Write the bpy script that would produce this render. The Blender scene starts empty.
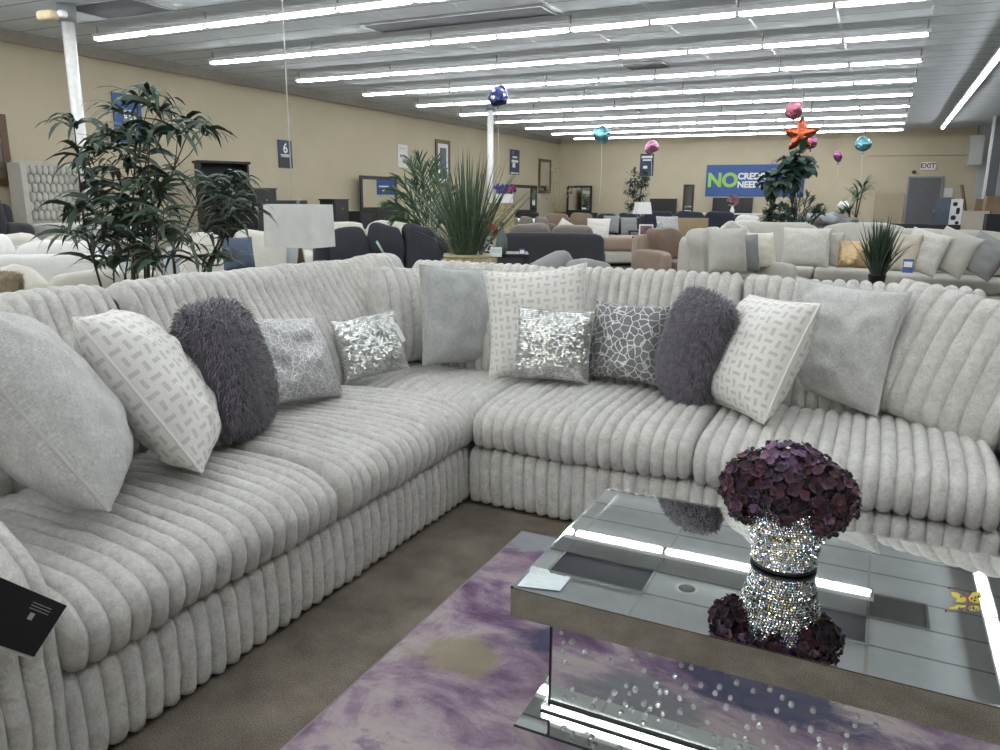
import bpy, bmesh, math, random
from mathutils import Vector, Matrix, noise
R = math.radians
random.seed(7)
C = bpy.context.scene.collection
SC = bpy.context.scene

# ------------------------------------------------------------------ camera
YAW, PITCH, ROLL, FPX, H = 0.452729, 0.224553, 0.0085757, 765.8, 1.35
cy, sy, cp, sp, cr, sr = math.cos(YAW), math.sin(YAW), math.cos(PITCH), math.sin(PITCH), math.cos(ROLL), math.sin(ROLL)
FW = Vector((-sy*cp, cy*cp, -sp)); r0 = Vector((cy, sy, 0)); u0 = r0.cross(FW)
RT = r0*cr + u0*sr; UP = -r0*sr + u0*cr
cam = bpy.data.cameras.new('camera'); camo = bpy.data.objects.new('camera', cam); C.objects.link(camo)
cam.sensor_width = 36; cam.lens = FPX/1000*36; cam.clip_end = 200; cam.clip_start = .05
M = Matrix.Identity(4)
for i in range(3):
    M[i][0] = RT[i]; M[i][1] = UP[i]; M[i][2] = -FW[i]
M[2][3] = H
camo.matrix_world = M
SC.camera = camo

# survey helpers: where in the room a sight line of the photograph meets a depth, a height or a wall
def ray(px, py): return RT*((px-500)/FPX) - UP*((py-375)/FPX) + FW
def atd(px, py, D): return Vector((0, 0, H)) + ray(px, py)*D
def atz(px, py, z):
    d = ray(px, py); return Vector((0, 0, H)) + d*((z-H)/d.z)
def atx(px, py, x):
    d = ray(px, py); return Vector((0, 0, H)) + d*(x/d.x)
def aty(px, py, y):
    d = ray(px, py); return Vector((0, 0, H)) + d*(y/d.y)
def gp(px, D, z=0):
    p = atd(px, 200, D); return Vector((p.x, p.y, z))
def zz(px, py, D): return atd(px, py, D).z

# ------------------------------------------------------------------ materials
MATS = {}
def lin(c):
    return tuple(((v/255)/12.92 if v/255 <= .04045 else ((v/255+.055)/1.055)**2.4) for v in c)
class NT:
    def __init__(s, name, rough=.8, metal=0, spec=None):
        s.m = bpy.data.materials.new(name); s.m.use_nodes = True
        s.t = s.m.node_tree; s.b = s.t.nodes['Principled BSDF']
        s.b.inputs['Roughness'].default_value = rough; s.b.inputs['Metallic'].default_value = metal
        if spec is not None: s.b.inputs['Specular IOR Level'].default_value = spec
        MATS[name] = s.m
    def n(s, typ, **k):
        o = s.t.nodes.new(typ)
        for a, v in k.items(): setattr(o, a, v)
        return o
    def l(s, a, b): s.t.links.new(a, b)
    def coord(s, kind='Object'):
        return s.n('ShaderNodeTexCoord').outputs[kind]
    def noise(s, vec, scale, detail=4, rough=.6, dist=0):
        o = s.n('ShaderNodeTexNoise'); o.inputs['Scale'].default_value = scale; o.inputs['Detail'].default_value = detail
        o.inputs['Roughness'].default_value = rough; o.inputs['Distortion'].default_value = dist
        if vec is not None: s.l(vec, o.inputs['Vector'])
        return o.outputs['Fac']
    def ramp(s, fac, stops, interp='LINEAR'):
        o = s.n('ShaderNodeValToRGB'); cr_ = o.color_ramp; cr_.interpolation = interp
        while len(cr_.elements) < len(stops): cr_.elements.new(.5)
        for e, (p, c) in zip(cr_.elements, stops):
            e.position = p; e.color = (*c, 1) if len(c) == 3 else c
        s.l(fac, o.inputs['Fac']); return o.outputs['Color']
    def math(s, op, a, b=None, c=None):
        o = s.n('ShaderNodeMath', operation=op)
        for i, v in enumerate((a, b, c)):
            if v is None: continue
            if isinstance(v, (int, float)): o.inputs[i].default_value = v
            else: s.l(v, o.inputs[i])
        return o.outputs[0]
    def mix(s, f, a, b):
        o = s.n('ShaderNodeMix', data_type='RGBA')
        for k, v in ((0, f), (6, a), (7, b)):
            if isinstance(v, (int, float)): o.inputs[k].default_value = v
            elif isinstance(v, tuple): o.inputs[k].default_value = (*v, 1)
            else: s.l(v, o.inputs[k])
        return o.outputs[2]
    def bump(s, h, strength=.3, dist=.01, prev=None):
        o = s.n('ShaderNodeBump'); o.inputs['Strength'].default_value = strength; o.inputs['Distance'].default_value = dist
        s.l(h, o.inputs['Height'])
        if prev is not None: s.l(prev, o.inputs['Normal'])
        s.l(o.outputs[0], s.b.inputs['Normal']); return o.outputs[0]
    def col(s, c):
        if isinstance(c, tuple): s.b.inputs['Base Color'].default_value = (*c, 1)
        else: s.l(c, s.b.inputs['Base Color'])
        return s

def plain(name, rgb, rough=.6, metal=0, var=.08, scale=12, bump=.0, bscale=60):
    """simple procedural surface: base colour with slight mottling"""
    if name in MATS: return MATS[name]
    s = NT(name, rough, metal); c = lin(rgb); v = s.coord()
    f = s.noise(v, scale)
    s.col(s.ramp(f, [(.3, tuple(x*(1-var) for x in c)), (.7, tuple(min(1, x*(1+var)) for x in c))]))
    if bump: s.bump(s.noise(v, bscale, 3), bump, .01)
    return s.m
def fabric(name, rgb, var=.12, weave=300, bump=.35, rough=.95):
    if name in MATS: return MATS[name]
    s = NT(name, rough, 0, .2); c = lin(rgb); v = s.coord()
    f = s.noise(v, 9, 5); g = s.noise(v, weave, 2)
    k = s.math('MULTIPLY_ADD', g, .5, s.math('MULTIPLY', f, .5))
    s.col(s.ramp(k, [(.3, tuple(x*(1-var) for x in c)), (.7, tuple(min(1, x*(1+var)) for x in c))]))
    s.b.inputs['Sheen Weight'].default_value = .2
    s.bump(s.noise(v, weave*.6, 3), bump, .004)
    return s.m
def emis(name, rgb, st):
    s = NT(name); s.col((.8, .8, .8)); s.b.inputs['Emission Color'].default_value = (*rgb, 1); s.b.inputs['Emission Strength'].default_value = st
    return s.m

# plush ribbed upholstery
s = NT('plush', .95, 0, .15); v = s.coord()
a = s.noise(v, 16, 6, .65, .8); b = s.noise(v, 85, 5, .75, .8); k = s.math('MULTIPLY_ADD', b, .55, s.math('MULTIPLY', a, .45))
s.col(s.ramp(k, [(.34, lin((176, 174, 168))), (.5, lin((207, 205, 199))), (.66, lin((229, 227, 222)))]))
s.b.inputs['Sheen Weight'].default_value = .35; s.b.inputs['Sheen Roughness'].default_value = .5
n1 = s.bump(s.noise(v, 45, 5, .7, .8), .55, .012); s.bump(s.noise(v, 190, 4, .8, .8), .6, .005, n1)
# woven light grey pillow cloth
s = NT('heather_grey', .95, 0, .2); v = s.coord('UV')
mp = s.n('ShaderNodeMapping'); s.l(v, mp.inputs['Vector']); mp.inputs['Scale'].default_value = (190, 34, 1)
m2 = s.n('ShaderNodeMapping'); s.l(v, m2.inputs['Vector']); m2.inputs['Scale'].default_value = (34, 190, 1)
f1 = s.noise(mp.outputs[0], 1, 3); f2 = s.noise(m2.outputs[0], 1, 3); f3 = s.noise(v, 7, 8, .7)
k = s.math('MULTIPLY', s.math('ADD', s.math('ADD', f1, f2), f3), .3333)
s.col(s.ramp(k, [(.40, lin((164, 164, 161))), (.5, lin((190, 190, 187))), (.60, lin((214, 214, 210)))])); s.bump(k, .35, .006)
s = NT('smooth_grey', .9, 0, .2); v = s.coord(); s.col(s.ramp(s.noise(v, 60, 4), [(.3, lin((160, 163, 161))), (.7, lin((184, 187, 184)))]))
s.b.inputs['Sheen Weight'].default_value = .4; s.bump(s.noise(v, 300, 3), .2, .003)
# white embroidered basket weave
s = NT('basket_weave', .9, 0, .2); v = s.coord('UV'); sep = s.n('ShaderNodeSeparateXYZ'); s.l(v, sep.inputs[0]); N = 12
U = s.math('MULTIPLY', sep.outputs[0], N); V = s.math('MULTIPLY', sep.outputs[1], N)
fu = s.math('ABSOLUTE', s.math('SUBTRACT', s.math('FRACT', U), .5)); fv = s.math('ABSOLUTE', s.math('SUBTRACT', s.math('FRACT', V), .5))
par = s.math('MODULO', s.math('ADD', s.math('FLOOR', U), s.math('FLOOR', V)), 2)
ha = s.math('MULTIPLY', s.math('LESS_THAN', fv, .17), s.math('LESS_THAN', fu, .40)); va = s.math('MULTIPLY', s.math('LESS_THAN', fu, .17), s.math('LESS_THAN', fv, .40))
bar = s.math('ADD', s.math('MULTIPLY', ha, par), s.math('MULTIPLY', va, s.math('SUBTRACT', 1, par)))
s.col(s.mix(bar, lin((230, 228, 222)), lin((203, 201, 197)))); s.bump(s.math('SUBTRACT', s.noise(v, 60, 3), s.math('MULTIPLY', bar, .8)), .4, .006)
# silver crackle
def crackle(name, base, sc, fl=.7):
    s = NT(name, .6, 0); v = s.coord('UV')
    dn = s.n('ShaderNodeTexNoise'); dn.inputs['Scale'].default_value = 9; s.l(v, dn.inputs['Vector'])
    w = s.n('ShaderNodeMix', data_type='VECTOR'); w.inputs[0].default_value = .05; s.l(v, w.inputs[4]); s.l(dn.outputs['Color'], w.inputs[5])
    vo = s.n('ShaderNodeTexVoronoi', feature='DISTANCE_TO_EDGE'); vo.inputs['Scale'].default_value = sc; s.l(w.outputs[1], vo.inputs['Vector'])
    ed = s.ramp(vo.outputs['Distance'], [(0, (1, 1, 1)), (.035, (1, 1, 1)), (.075, (0, 0, 0))])
    fk = s.ramp(s.noise(v, 95, 2), [(fl-.03, (0, 0, 0)), (fl+.03, (1, 1, 1))]); ed = s.ramp(s.math('ADD', ed, fk), [(0, (0, 0, 0)), (1, (1, 1, 1))])
    gl = s.ramp(s.noise(v, 130, 2), [(.45, (.45,)*3), (.62, (1,)*3)])
    s.col(s.mix(ed, lin(base), gl)); s.l(s.math('MULTIPLY', ed, .75), s.b.inputs['Metallic'])
    s.b.inputs['Roughness'].default_value = .42; s.bump(ed, .5, .004); return s.m
crackle('crackle_silver', (158, 159, 158), 17, .57); crackle('crackle_charcoal', (112, 113, 114), 14)
s = NT('sequin', .3, 1); v = s.coord(); s.col(s.ramp(s.noise(v, 25, 3), [(.35, lin((190, 192, 192))), (.6, lin((245, 245, 240)))]))
s = NT('gold_sequin', .35, 1); s.col(lin((214, 188, 150)))
s = NT('shag_fibre', .7, 0, .4); v = s.coord(); s.col(s.ramp(s.noise(v, 40, 3), [(.3, lin((86, 82, 90))), (.7, lin((132, 126, 137)))])); s.b.inputs['Sheen Weight'].default_value = .4
# floor carpet
s = NT('carpet', 1, 0, .1); v = s.coord()
k = s.math('MULTIPLY_ADD', s.noise(v, 260, 2), .6, s.math('MULTIPLY', s.noise(v, 5, 6), .4))
s.col(s.ramp(k, [(.36, lin((80, 73, 65))), (.5, lin((111, 103, 93))), (.64, lin((142, 133, 121)))])); s.bump(s.noise(v, 300, 3), .6, .006)
# watercolour rug
s = NT('rug', .95, 0, .15); v = s.coord()
mp = s.n('ShaderNodeMapping'); s.l(v, mp.inputs['Vector']); mp.inputs['Rotation'].default_value = (0, 0, R(28)); mp.inputs['Scale'].default_value = (1.0, 1.45, 1)
a = s.noise(mp.outputs[0], 2.6, 8, .62, .9); g = s.noise(v, 150, 2); w_ = s.noise(mp.outputs[0], 8, 6, .7, .8)
k = s.math('ADD', s.math('MULTIPLY', a, .74), s.math('ADD', s.math('MULTIPLY', w_, .2), s.math('MULTIPLY', g, .06)))
pc = s.ramp(k, [(.36, lin((92, 74, 98))), (.43, lin((118, 98, 120))), (.485, lin((142, 125, 138))), (.53, lin((160, 146, 152))), (.58, lin((168, 158, 155))), (.65, lin((128, 110, 130)))])
def patch(pc, x, y, r1, sx_, colr):
    m_ = s.n('ShaderNodeMapping'); s.l(v, m_.inputs['Vector']); m_.inputs['Location'].default_value = (-x*sx_, -y, 0); m_.inputs['Scale'].default_value = (sx_, 1, 0)
    ln = s.n('ShaderNodeVectorMath', operation='LENGTH'); s.l(m_.outputs[0], ln.inputs[0])
    dd = s.math('ADD', ln.outputs['Value'], s.math('MULTIPLY', s.math('SUBTRACT', s.noise(v, 7, 6, .65, .6), .5), r1*2.2))
    return s.mix(s.ramp(dd, [(r1*.75, (.85,)*3), (r1*1.15, (0, 0, 0))]), pc, lin(colr))
pc = patch(pc, -1.0, 1.80, .095, .65, (140, 132, 110)); pc = patch(pc, -.72, 2.02, .11, .6, (70, 74, 96)); pc = patch(pc, -1.1, 2.66, .10, .5, (146, 152, 156))
pc = patch(pc, -.15, 1.22, .13, .55, (58, 66, 88)); pc = patch(pc, .35, 1.35, .12, .6, (60, 70, 90)); pc = patch(pc, -.45, 1.42, .10, .6, (120, 124, 126))
s.col(pc); s.bump(s.noise(v, 320, 3), .45, .004)
# walls and ceiling
s = NT('wall_paint', .85, 0, .25); v = s.coord(); s.col(s.ramp(s.noise(v, .8, 4), [(.3, lin((189, 179, 155))), (.7, lin((198, 188, 164)))])); s.bump(s.noise(v, 40, 3), .06, .01)
s = NT('grey_wall_paint', .85); v = s.coord(); s.col(s.ramp(s.noise(v, .8, 4), [(.3, lin((178, 184, 186))), (.7, lin((196, 200, 202)))]))
s = NT('ceiling_tile', .85, 0, .3); v = s.coord(); sep = s.n('ShaderNodeSeparateXYZ'); s.l(v, sep.inputs[0])
def gridline(ax, off, sp, w):
    t = s.math('DIVIDE', s.math('SUBTRACT', sep.outputs[ax], off), sp); return s.math('GREATER_THAN', s.math('ABSOLUTE', s.math('SUBTRACT', s.math('FRACT', t), .5)), .5-w/sp/2)
gx = s.math('MULTIPLY', gridline(0, .33, 1.2192, .035), s.math('LESS_THAN', sep.outputs[0], .5)); gy = gridline(1, 8.30, .6096, .03)
tile = s.ramp(s.noise(v, 3, 5), [(.3, lin((212, 221, 229))), (.7, lin((226, 234, 240)))])
c1 = s.mix(gy, tile, lin((140, 147, 152))); s.col(s.mix(gx, c1, lin((205, 208, 208)))); s.l(s.math('MULTIPLY', gx, .5), s.b.inputs['Metallic']); s.l(s.math('SUBTRACT', .85, s.math('MULTIPLY', gx, .42)), s.b.inputs['Roughness']); s.bump(s.noise(v, 60, 4), .15, .01)
s = NT('mirror', .015, 1); s.col((.80, .82, .81))
s = NT('mirror_bevel', .06, 1); s.col((.86, .87, .86))
s = NT('crystal', .05, 0); s.col((.9, .92, .93)); s.b.inputs['IOR'].default_value = 1.9; s.b.inputs['Transmission Weight'].default_value = .55
s = NT('rhinestone', .08, 1); vc = s.n('ShaderNodeVertexColor', layer_name='tint'); s.l(vc.outputs[0], s.b.inputs['Base Color'])
s = NT('petal', .7, 0, .3); vc = s.n('ShaderNodeVertexColor', layer_name='tint'); s.l(vc.outputs[0], s.b.inputs['Base Color']); s.b.inputs['Sheen Weight'].default_value = .3
def leafm(name, rgb):
    s = NT(name, .5, 0, .4); v = s.coord(); c = lin(rgb); s.col(s.ramp(s.noise(v, 14, 4), [(.3, tuple(x*.6 for x in c)), (.7, tuple(x*1.35 for x in c))]))
leafm('leaf_dark', (62, 80, 66)); leafm('leaf_green', (74, 98, 74)); leafm('grass_green', (80, 100, 76)); leafm('leaf_deep', (48, 72, 64)); leafm('straw', (164, 152, 118))
plain('stem_brown', (66, 56, 46), .8)
emis('tube_glow', (.95, .98, 1.0), 19)
plain('white_metal', (226, 228, 228), .4); plain('grey_metal', (140, 144, 148), .4); plain('dark_vent', (50, 58, 72), .7); plain('vent_grey', (112, 118, 120), .7)
plain('gloss_white', (236, 237, 236), .25); plain('black_wood', (38, 37, 40), .45); plain('black_card', (20, 21, 25), .5); plain('white_print', (235, 235, 232), .6)
plain('brown_wood', (98, 74, 54), .5); plain('tan_wood', (158, 138, 108), .6); plain('navy', (46, 49, 56), .85); plain('charcoal', (60, 62, 66), .9)
plain('sign_blue', (52, 88, 150), .5); plain('sign_navy', (46, 62, 92), .5); plain('sign_black', (40, 42, 50), .5); plain('sign_green', (156, 200, 92), .5)
plain('door_grey', (104, 104, 110), .6); plain('string_white', (225, 225, 220), .6); plain('paper', (226, 227, 226), .8)

# ------------------------------------------------------------------ mesh builder
class MB:
    def __init__(s): s.v = []; s.f = []; s.uv = {}; s.col = []
    def add(s, vs, fs, uvs=None, col=None):
        o = len(s.v); s.v += [tuple(p) for p in vs]
        for i, f in enumerate(fs):
            s.f.append(tuple(a+o for a in f))
            if uvs: s.uv[len(s.f)-1] = [uvs[a] for a in f]
        if col is not None: s.col += [col]*len(vs)
        return s
    def box(s, c, d, rz=0, M=None):
        """box centred on c with full sizes d"""
        x, y, z = d[0]/2, d[1]/2, d[2]/2
        P = [Vector((a*x, b*y, e*z)) for a in (-1, 1) for b in (-1, 1) for e in (-1, 1)]
        m = M or Matrix.Rotation(rz, 3, 'Z')
        P = [m @ p + Vector(c) for p in P]
        return s.add(P, [(0, 1, 3, 2), (4, 6, 7, 5), (0, 4, 5, 1), (2, 3, 7, 6), (0, 2, 6, 4), (1, 5, 7, 3)])
    def puff(s, c, d, p=5, n=7, rz=0, M=None, lump=0, seed=0):
        """soft rounded box (p-norm) with full sizes d"""
        m = M or Matrix.Rotation(rz, 3, 'Z'); idx = {}; V = []; Fs = []
        def vid(q):
            k = tuple(round(a, 4) for a in q)
            if k not in idx:
                l = sum(abs(a)**p for a in q)**(1/p); w = Vector([a/l for a in q]); w = Vector((w.x*d[0]/2, w.y*d[1]/2, w.z*d[2]/2))
                if lump: w += w.normalized()*lump*(noise.noise((w+Vector((seed, 0, 0)))*5))
                idx[k] = len(V); V.append(m @ w + Vector(c))
            return idx[k]
        for ax in range(3):
            for sg in (-1, 1):
                for i in range(n):
                    for j in range(n):
                        q = []
                        for a, b in ((i, j), (i+1, j), (i+1, j+1), (i, j+1)):
                            t = [0, 0, 0]; t[ax] = sg; t[(ax+1) % 3] = math.sin((2*a/n-1)*math.pi/2*.86)/math.sin(math.pi/2*.86); t[(ax+2) % 3] = math.sin((2*b/n-1)*math.pi/2*.86)/math.sin(math.pi/2*.86)
                            q.append(vid(t))
                        Fs.append(tuple(q) if sg > 0 else tuple(q[::-1]))
        return s.add(V, Fs)
    def tube(s, pts, r, n=8, r1=None, cap=True):
        pts = [Vector(p) for p in pts]; k = len(pts); V = []; Fs = []; a0 = None
        for i, p in enumerate(pts):
            t = (pts[min(i+1, k-1)] - pts[max(i-1, 0)]).normalized()
            if a0 is None: a0 = t.orthogonal().normalized()
            a0 = (a0 - t*a0.dot(t)).normalized(); b0 = t.cross(a0); rr = r if r1 is None else r + (r1-r)*i/(k-1)
            for j in range(n):
                th = 2*math.pi*j/n; V.append(p + a0*math.cos(th)*rr + b0*math.sin(th)*rr)
        for i in range(k-1):
            for j in range(n):
                Fs.append((i*n+j, i*n+(j+1) % n, (i+1)*n+(j+1) % n, (i+1)*n+j))
        if cap: Fs += [tuple(range(n))[::-1], tuple(range((k-1)*n, k*n))]
        return s.add(V, Fs)
    def lathe(s, prof, c=(0, 0, 0), n=32, sx=1, sy_=1):
        V = []; Fs = []
        for (r, z) in prof:
            for j in range(n):
                th = 2*math.pi*j/n; V.append((c[0]+r*math.cos(th)*sx, c[1]+r*math.sin(th)*sy_, c[2]+z))
        for i in range(len(prof)-1):
            for j in range(n): Fs.append((i*n+j, i*n+(j+1) % n, (i+1)*n+(j+1) % n, (i+1)*n+j))
        Fs += [tuple(range(n))[::-1], tuple(range((len(prof)-1)*n, len(prof)*n))]
        return s.add(V, Fs)
    def build(s, name, mat, parent=None, smooth=True, loc=None, mods=None):
        me = bpy.data.meshes.new(name); me.from_pydata(s.v, [], s.f); me.validate(clean_customdata=False)
        if s.uv and len(me.polygons) == len(s.f):
            ul = me.uv_layers.new(name='UVMap')
            for p in me.polygons:
                q = s.uv.get(p.index)
                if q:
                    for li, t in zip(p.loop_indices, q): ul.data[li].uv = t
        if s.col and len(s.col) == len(s.v):
            ca = me.color_attributes.new('tint', 'FLOAT_COLOR', 'POINT')
            for i, c in enumerate(s.col): ca.data[i].color = (*c, 1)
        me.materials.append(MATS[mat] if isinstance(mat, str) else mat)
        me.polygons.foreach_set('use_smooth', [smooth]*len(me.polygons)); me.update()
        o = bpy.data.objects.new(name, me); C.objects.link(o)
        if parent is not None: o.parent = parent
        if loc is not None: o.location = loc
        if mods == 'bevel':
            b = o.modifiers.new('bevel', 'BEVEL'); b.width = .006; b.segments = 2; b.limit_method = 'ANGLE'
        return o
def tag(o, label=None, cat=None, group=None, kind=None):
    if label: o['label'] = label
    if cat: o['category'] = cat
    if group: o['group'] = group
    if kind: o['kind'] = kind
    return o
def thing(name, label, cat, loc=(0, 0, 0), rz=0, group=None):
    o = bpy.data.objects.new(name, None); C.objects.link(o); o.location = loc; o.rotation_euler = (0, 0, rz); o.empty_display_size = .1
    return tag(o, label, cat, group)
def dup(root, loc, rz=None, label=None):
    r = root.copy(); C.objects.link(r); r.location = loc
    if rz is not None: r.rotation_euler = (0, 0, rz)
    if label: r['label'] = label
    for ch in list(root.children):
        c = ch.copy(); C.objects.link(c); c.parent = r
        for g in ch.children:
            d = g.copy(); C.objects.link(d); d.parent = c
    return r
def text_mesh(body, size, mat, name='lettering', parent=None, loc=(0, 0, 0), rot=(R(90), 0, 0), ext=.002, offset=0., align='CENTER', sx=1, label=None):
    cu = bpy.data.curves.new(name, 'FONT'); cu.body = body; cu.size = size; cu.extrude = ext; cu.offset = offset; cu.align_x = align; cu.align_y = 'CENTER'
    to = bpy.data.objects.new(name, cu); C.objects.link(to); bpy.context.view_layer.update()
    me = bpy.data.meshes.new_from_object(to.evaluated_get(bpy.context.evaluated_depsgraph_get())); bpy.data.objects.remove(to); bpy.data.curves.remove(cu)
    me.materials.clear(); me.materials.append(MATS[mat]); o = bpy.data.objects.new(name, me); C.objects.link(o)
    o.location = loc; o.rotation_euler = rot; o.scale = (sx, 1, 1)
    if parent is not None: o.parent = parent
    return o

# ------------------------------------------------------------------ room shell
CZ = 4.05; WX = -13.45; WY = 33.6; EX = 9.5; SY = -7.0
def struct(o): o['kind'] = 'structure'; return o
struct(MB().box(((WX+EX)/2, (WY+SY)/2, -.05), (EX-WX, WY-SY, .1)).build('floor', 'carpet', smooth=False))
struct(MB().box(((WX+EX)/2, (WY+SY)/2, CZ+.05), (EX-WX, WY-SY, .1)).build('ceiling', 'ceiling_tile', smooth=False))
struct(MB().box((WX-.1, (WY+SY)/2, CZ/2), (.2, WY-SY+.4, CZ+.1)).build('wall_left', 'wall_paint', smooth=False))
CX = 2.95
struct(MB().box(((WX+CX)/2, WY+.1, CZ/2), (CX-WX, .2, CZ+.1)).build('wall_far', 'wall_paint', smooth=False))
struct(MB().box(((CX+EX)/2, WY+.05, CZ/2), (EX-CX, .2, CZ+.1)).build('wall_far_right', 'grey_wall_paint', smooth=False))
struct(MB().box((EX+.1, (WY+SY)/2, CZ/2), (.2, WY-SY+.4, CZ+.1)).build('wall_right', 'grey_wall_paint', smooth=False))
struct(MB().box(((WX+EX)/2, SY-.1, CZ/2), (EX-WX, .2, CZ+.1)).build('wall_near', 'wall_paint', smooth=False))
struct(MB().box((WX+.03, (WY+SY)/2, CZ-.10), (.06, WY-SY, .2)).build('wall_top_band_1', plain('band_paint', (166, 160, 150), .8), smooth=False))  # thin strip drawing the slightly darker, greyer band along the left wall's top
# grey steel door in the far wall
a = aty(910, 178, WY); b = aty(942, 178, WY)
dz = a.z; dw = b.x-a.x
dr = struct(MB().box(((a.x+b.x)/2, WY-.03, dz/2), (dw, .06, dz)).build('door_1', 'door_grey', smooth=False))
o = MB().box(((a.x+b.x)/2+dw*.38, WY-.08, 1.05), (.06, .05, .16)).build('door_handle', 'grey_metal', dr)
m = MB()
for xx in (a.x-.03, b.x+.03): m.box((xx, WY-.04, dz/2), (.06, .09, dz))
m.box(((a.x+b.x)/2, WY-.04, dz+.03), (dw+.12, .09, .06)); m.build('door_frame', 'grey_metal', dr, smooth=False)

# ------------------------------------------------------------------ fluorescent strips
TL = 1.2192; LZ = 3.84; RX = .375
brk_m = MB().box((0, 0, 0), (.03, .11, .06)).build('end_bracket', 'grey_metal', smooth=False); brk_me = brk_m.data; bpy.data.objects.remove(brk_m)
tube_m = MB().puff((0, 0, 0), (TL-.05, .058, .036), 6, 4).build('tube', 'tube_glow'); tube_me = tube_m.data; bpy.data.objects.remove(tube_m)
def strip(name, label, n, loc, rz, group=None):
    t = thing(name, label, 'ceiling light', loc, rz, group)
    h = MB().box((-n*TL/2, 0, .055), (n*TL, .14, .05)).build('housing', 'white_metal', t, smooth=False)
    for i in range(n+1): o = bpy.data.objects.new('end_bracket', brk_me); C.objects.link(o); o.parent = t; o.location = (-i*TL if i else -.03, 0, .02)
    for i in range(n):
        o = bpy.data.objects.new('tube', tube_me); C.objects.link(o); o.parent = t; o.location = (-(i+.5)*TL, 0, 0)
    for i in range(0, n+1, 2):
        MB().tube([(-i*TL - (.05 if i == 0 else -.05 if i == n else 0), 0, .078), (-i*TL - (.05 if i == 0 else -.05 if i == n else 0), 0, CZ-LZ-.001)], .012, 6).build('hanger', 'grey_metal', t)
    return t
ordn = ['nearest to the camera of the rows in view', 'second', 'third', 'fourth', 'fifth', 'sixth', 'seventh', 'eighth', 'ninth', 'last and furthest']
rows = {}
base = None
for k in range(-6, 10):
    y = 9.13 + 2.44*k
    if k < 0: lab = 'long bright white fluorescent strip overhead, beyond the top of the frame'
    elif k == 0: lab = 'bright white fluorescent strip nearest the camera, mirrored in the coffee table'
    elif k == 9: lab = 'last and furthest bright fluorescent strip, right in front of the far beige wall'
    else: lab = 'bright white fluorescent strip hung under the ceiling, %s row counted from the camera' % ordn[k]
    t = strip('fluorescent_light', lab, 10, (RX, y, LZ), 0, 'fluorescent strips across the ceiling')
strip('fluorescent_light', 'long bright fluorescent strip running lengthwise down the right side, towards the grey column', 30, (1.53, 31.06, LZ), R(90), None)

# ceiling vents and speaker
def vent(label, pa, pb, mat, slats=True):
    x0, x1 = sorted((pa[0], pb[0])); y0, y1 = sorted((pa[1], pb[1]))
    t = thing('ceiling_vent', label, 'ceiling vent', ((x0+x1)/2, (y0+y1)/2, CZ))
    MB().box((0, 0, -.006), (x1-x0, y1-y0, .012)).build('panel', mat, t, smooth=False)
    m = MB()
    for sx_ in (-1, 1): m.box((sx_*(x1-x0)/2, 0, -.01), (.03, y1-y0, .02))
    for sy2 in (-1, 1): m.box((0, sy2*(y1-y0)/2, -.01), (x1-x0, .03, .02))
    m.build('frame', 'grey_metal', t, smooth=False)
g0 = .33
vent('dark ceiling panel beside the nearest light strip, reflected at the left of the table', (g0-3*TL, 8.28), (g0-2*TL, 8.90), 'dark_vent')
vent('dark ceiling panel reflected in the table just right of the vase', (g0-TL, 8.28), (g0, 8.90), 'dark_vent')
vent('small grey ceiling panel reflected at the right of the table', (g0, 8.92), (g0+.61, 9.50), 'vent_grey')
p = atz(118, 8, CZ); vent('dark ceiling panel at the upper left, before the white pole', (p.x-.7, p.y-.4), (p.x+.7, p.y+.4), 'dark_vent')
p = atz(470, 18, CZ); vent('long dark ceiling panel between the first two visible light strips', (p.x-1.8, p.y-.3), (p.x+1.3, p.y+.3), 'dark_vent')
p = atz(646, 65, CZ); vent('small grey ceiling vent above the middle of the light rows', (p.x-.42, p.y-.42), (p.x+.42, p.y+.42), 'vent_grey')
t = thing('ceiling_speaker', 'round white ceiling speaker, seen mirrored in the table top', 'speaker', (-1.65, 8.62, CZ))
MB().lathe([(.13, 0), (.14, -.012), (.11, -.02), (.1, -.014)]).build('ring', 'white_metal', t)
MB().lathe([(.1, -.003), (.1, -.014), (.05, -.02), (.001, -.02)]).build('grille', 'vent_grey', t)

# ------------------------------------------------------------------ columns
def pole(label, px, ptop, D, r):
    p = gp(px, D); t = thing('support_pole', label, 'column', p)
    MB().lathe([(r, .02), (r, CZ-.25)], n=20).build('shaft', 'gloss_white', t)
    MB().lathe([(r*1.5, CZ-.25), (r*1.5, CZ-.02)], n=20).build('collar', 'grey_metal', t); MB().box((0, 0, .012), (.3, .3, .024)).build('base_plate', 'grey_metal', t)
    return t, p
d = ray(66, 14); Dp = (CZ-H)/d.z
pole('tall white support pole at the far left, behind the bamboo plant', 87, 0, Dp, .085)
q = atz(66, 14, CZ-.28)
t = thing('emergency_lamp', 'small beige emergency lamp at the top of the left pole', 'lamp', q + Vector((-.1, 0, 0)))
MB().puff((-.14, -.1, -.02), (.34, .16, .13), 4, 5).build('case', plain('beige_plastic', (206, 190, 156), .5), t); MB().puff((.14, -.08, -.02), (.1, .12, .1), 3, 5).build('lens', 'gloss_white', t)
d = ray(490, 104); Dp = (CZ-H)/d.z
pole('white support pole in the middle of the store, under the navy balloon', 490, 0, Dp, .085)
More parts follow.
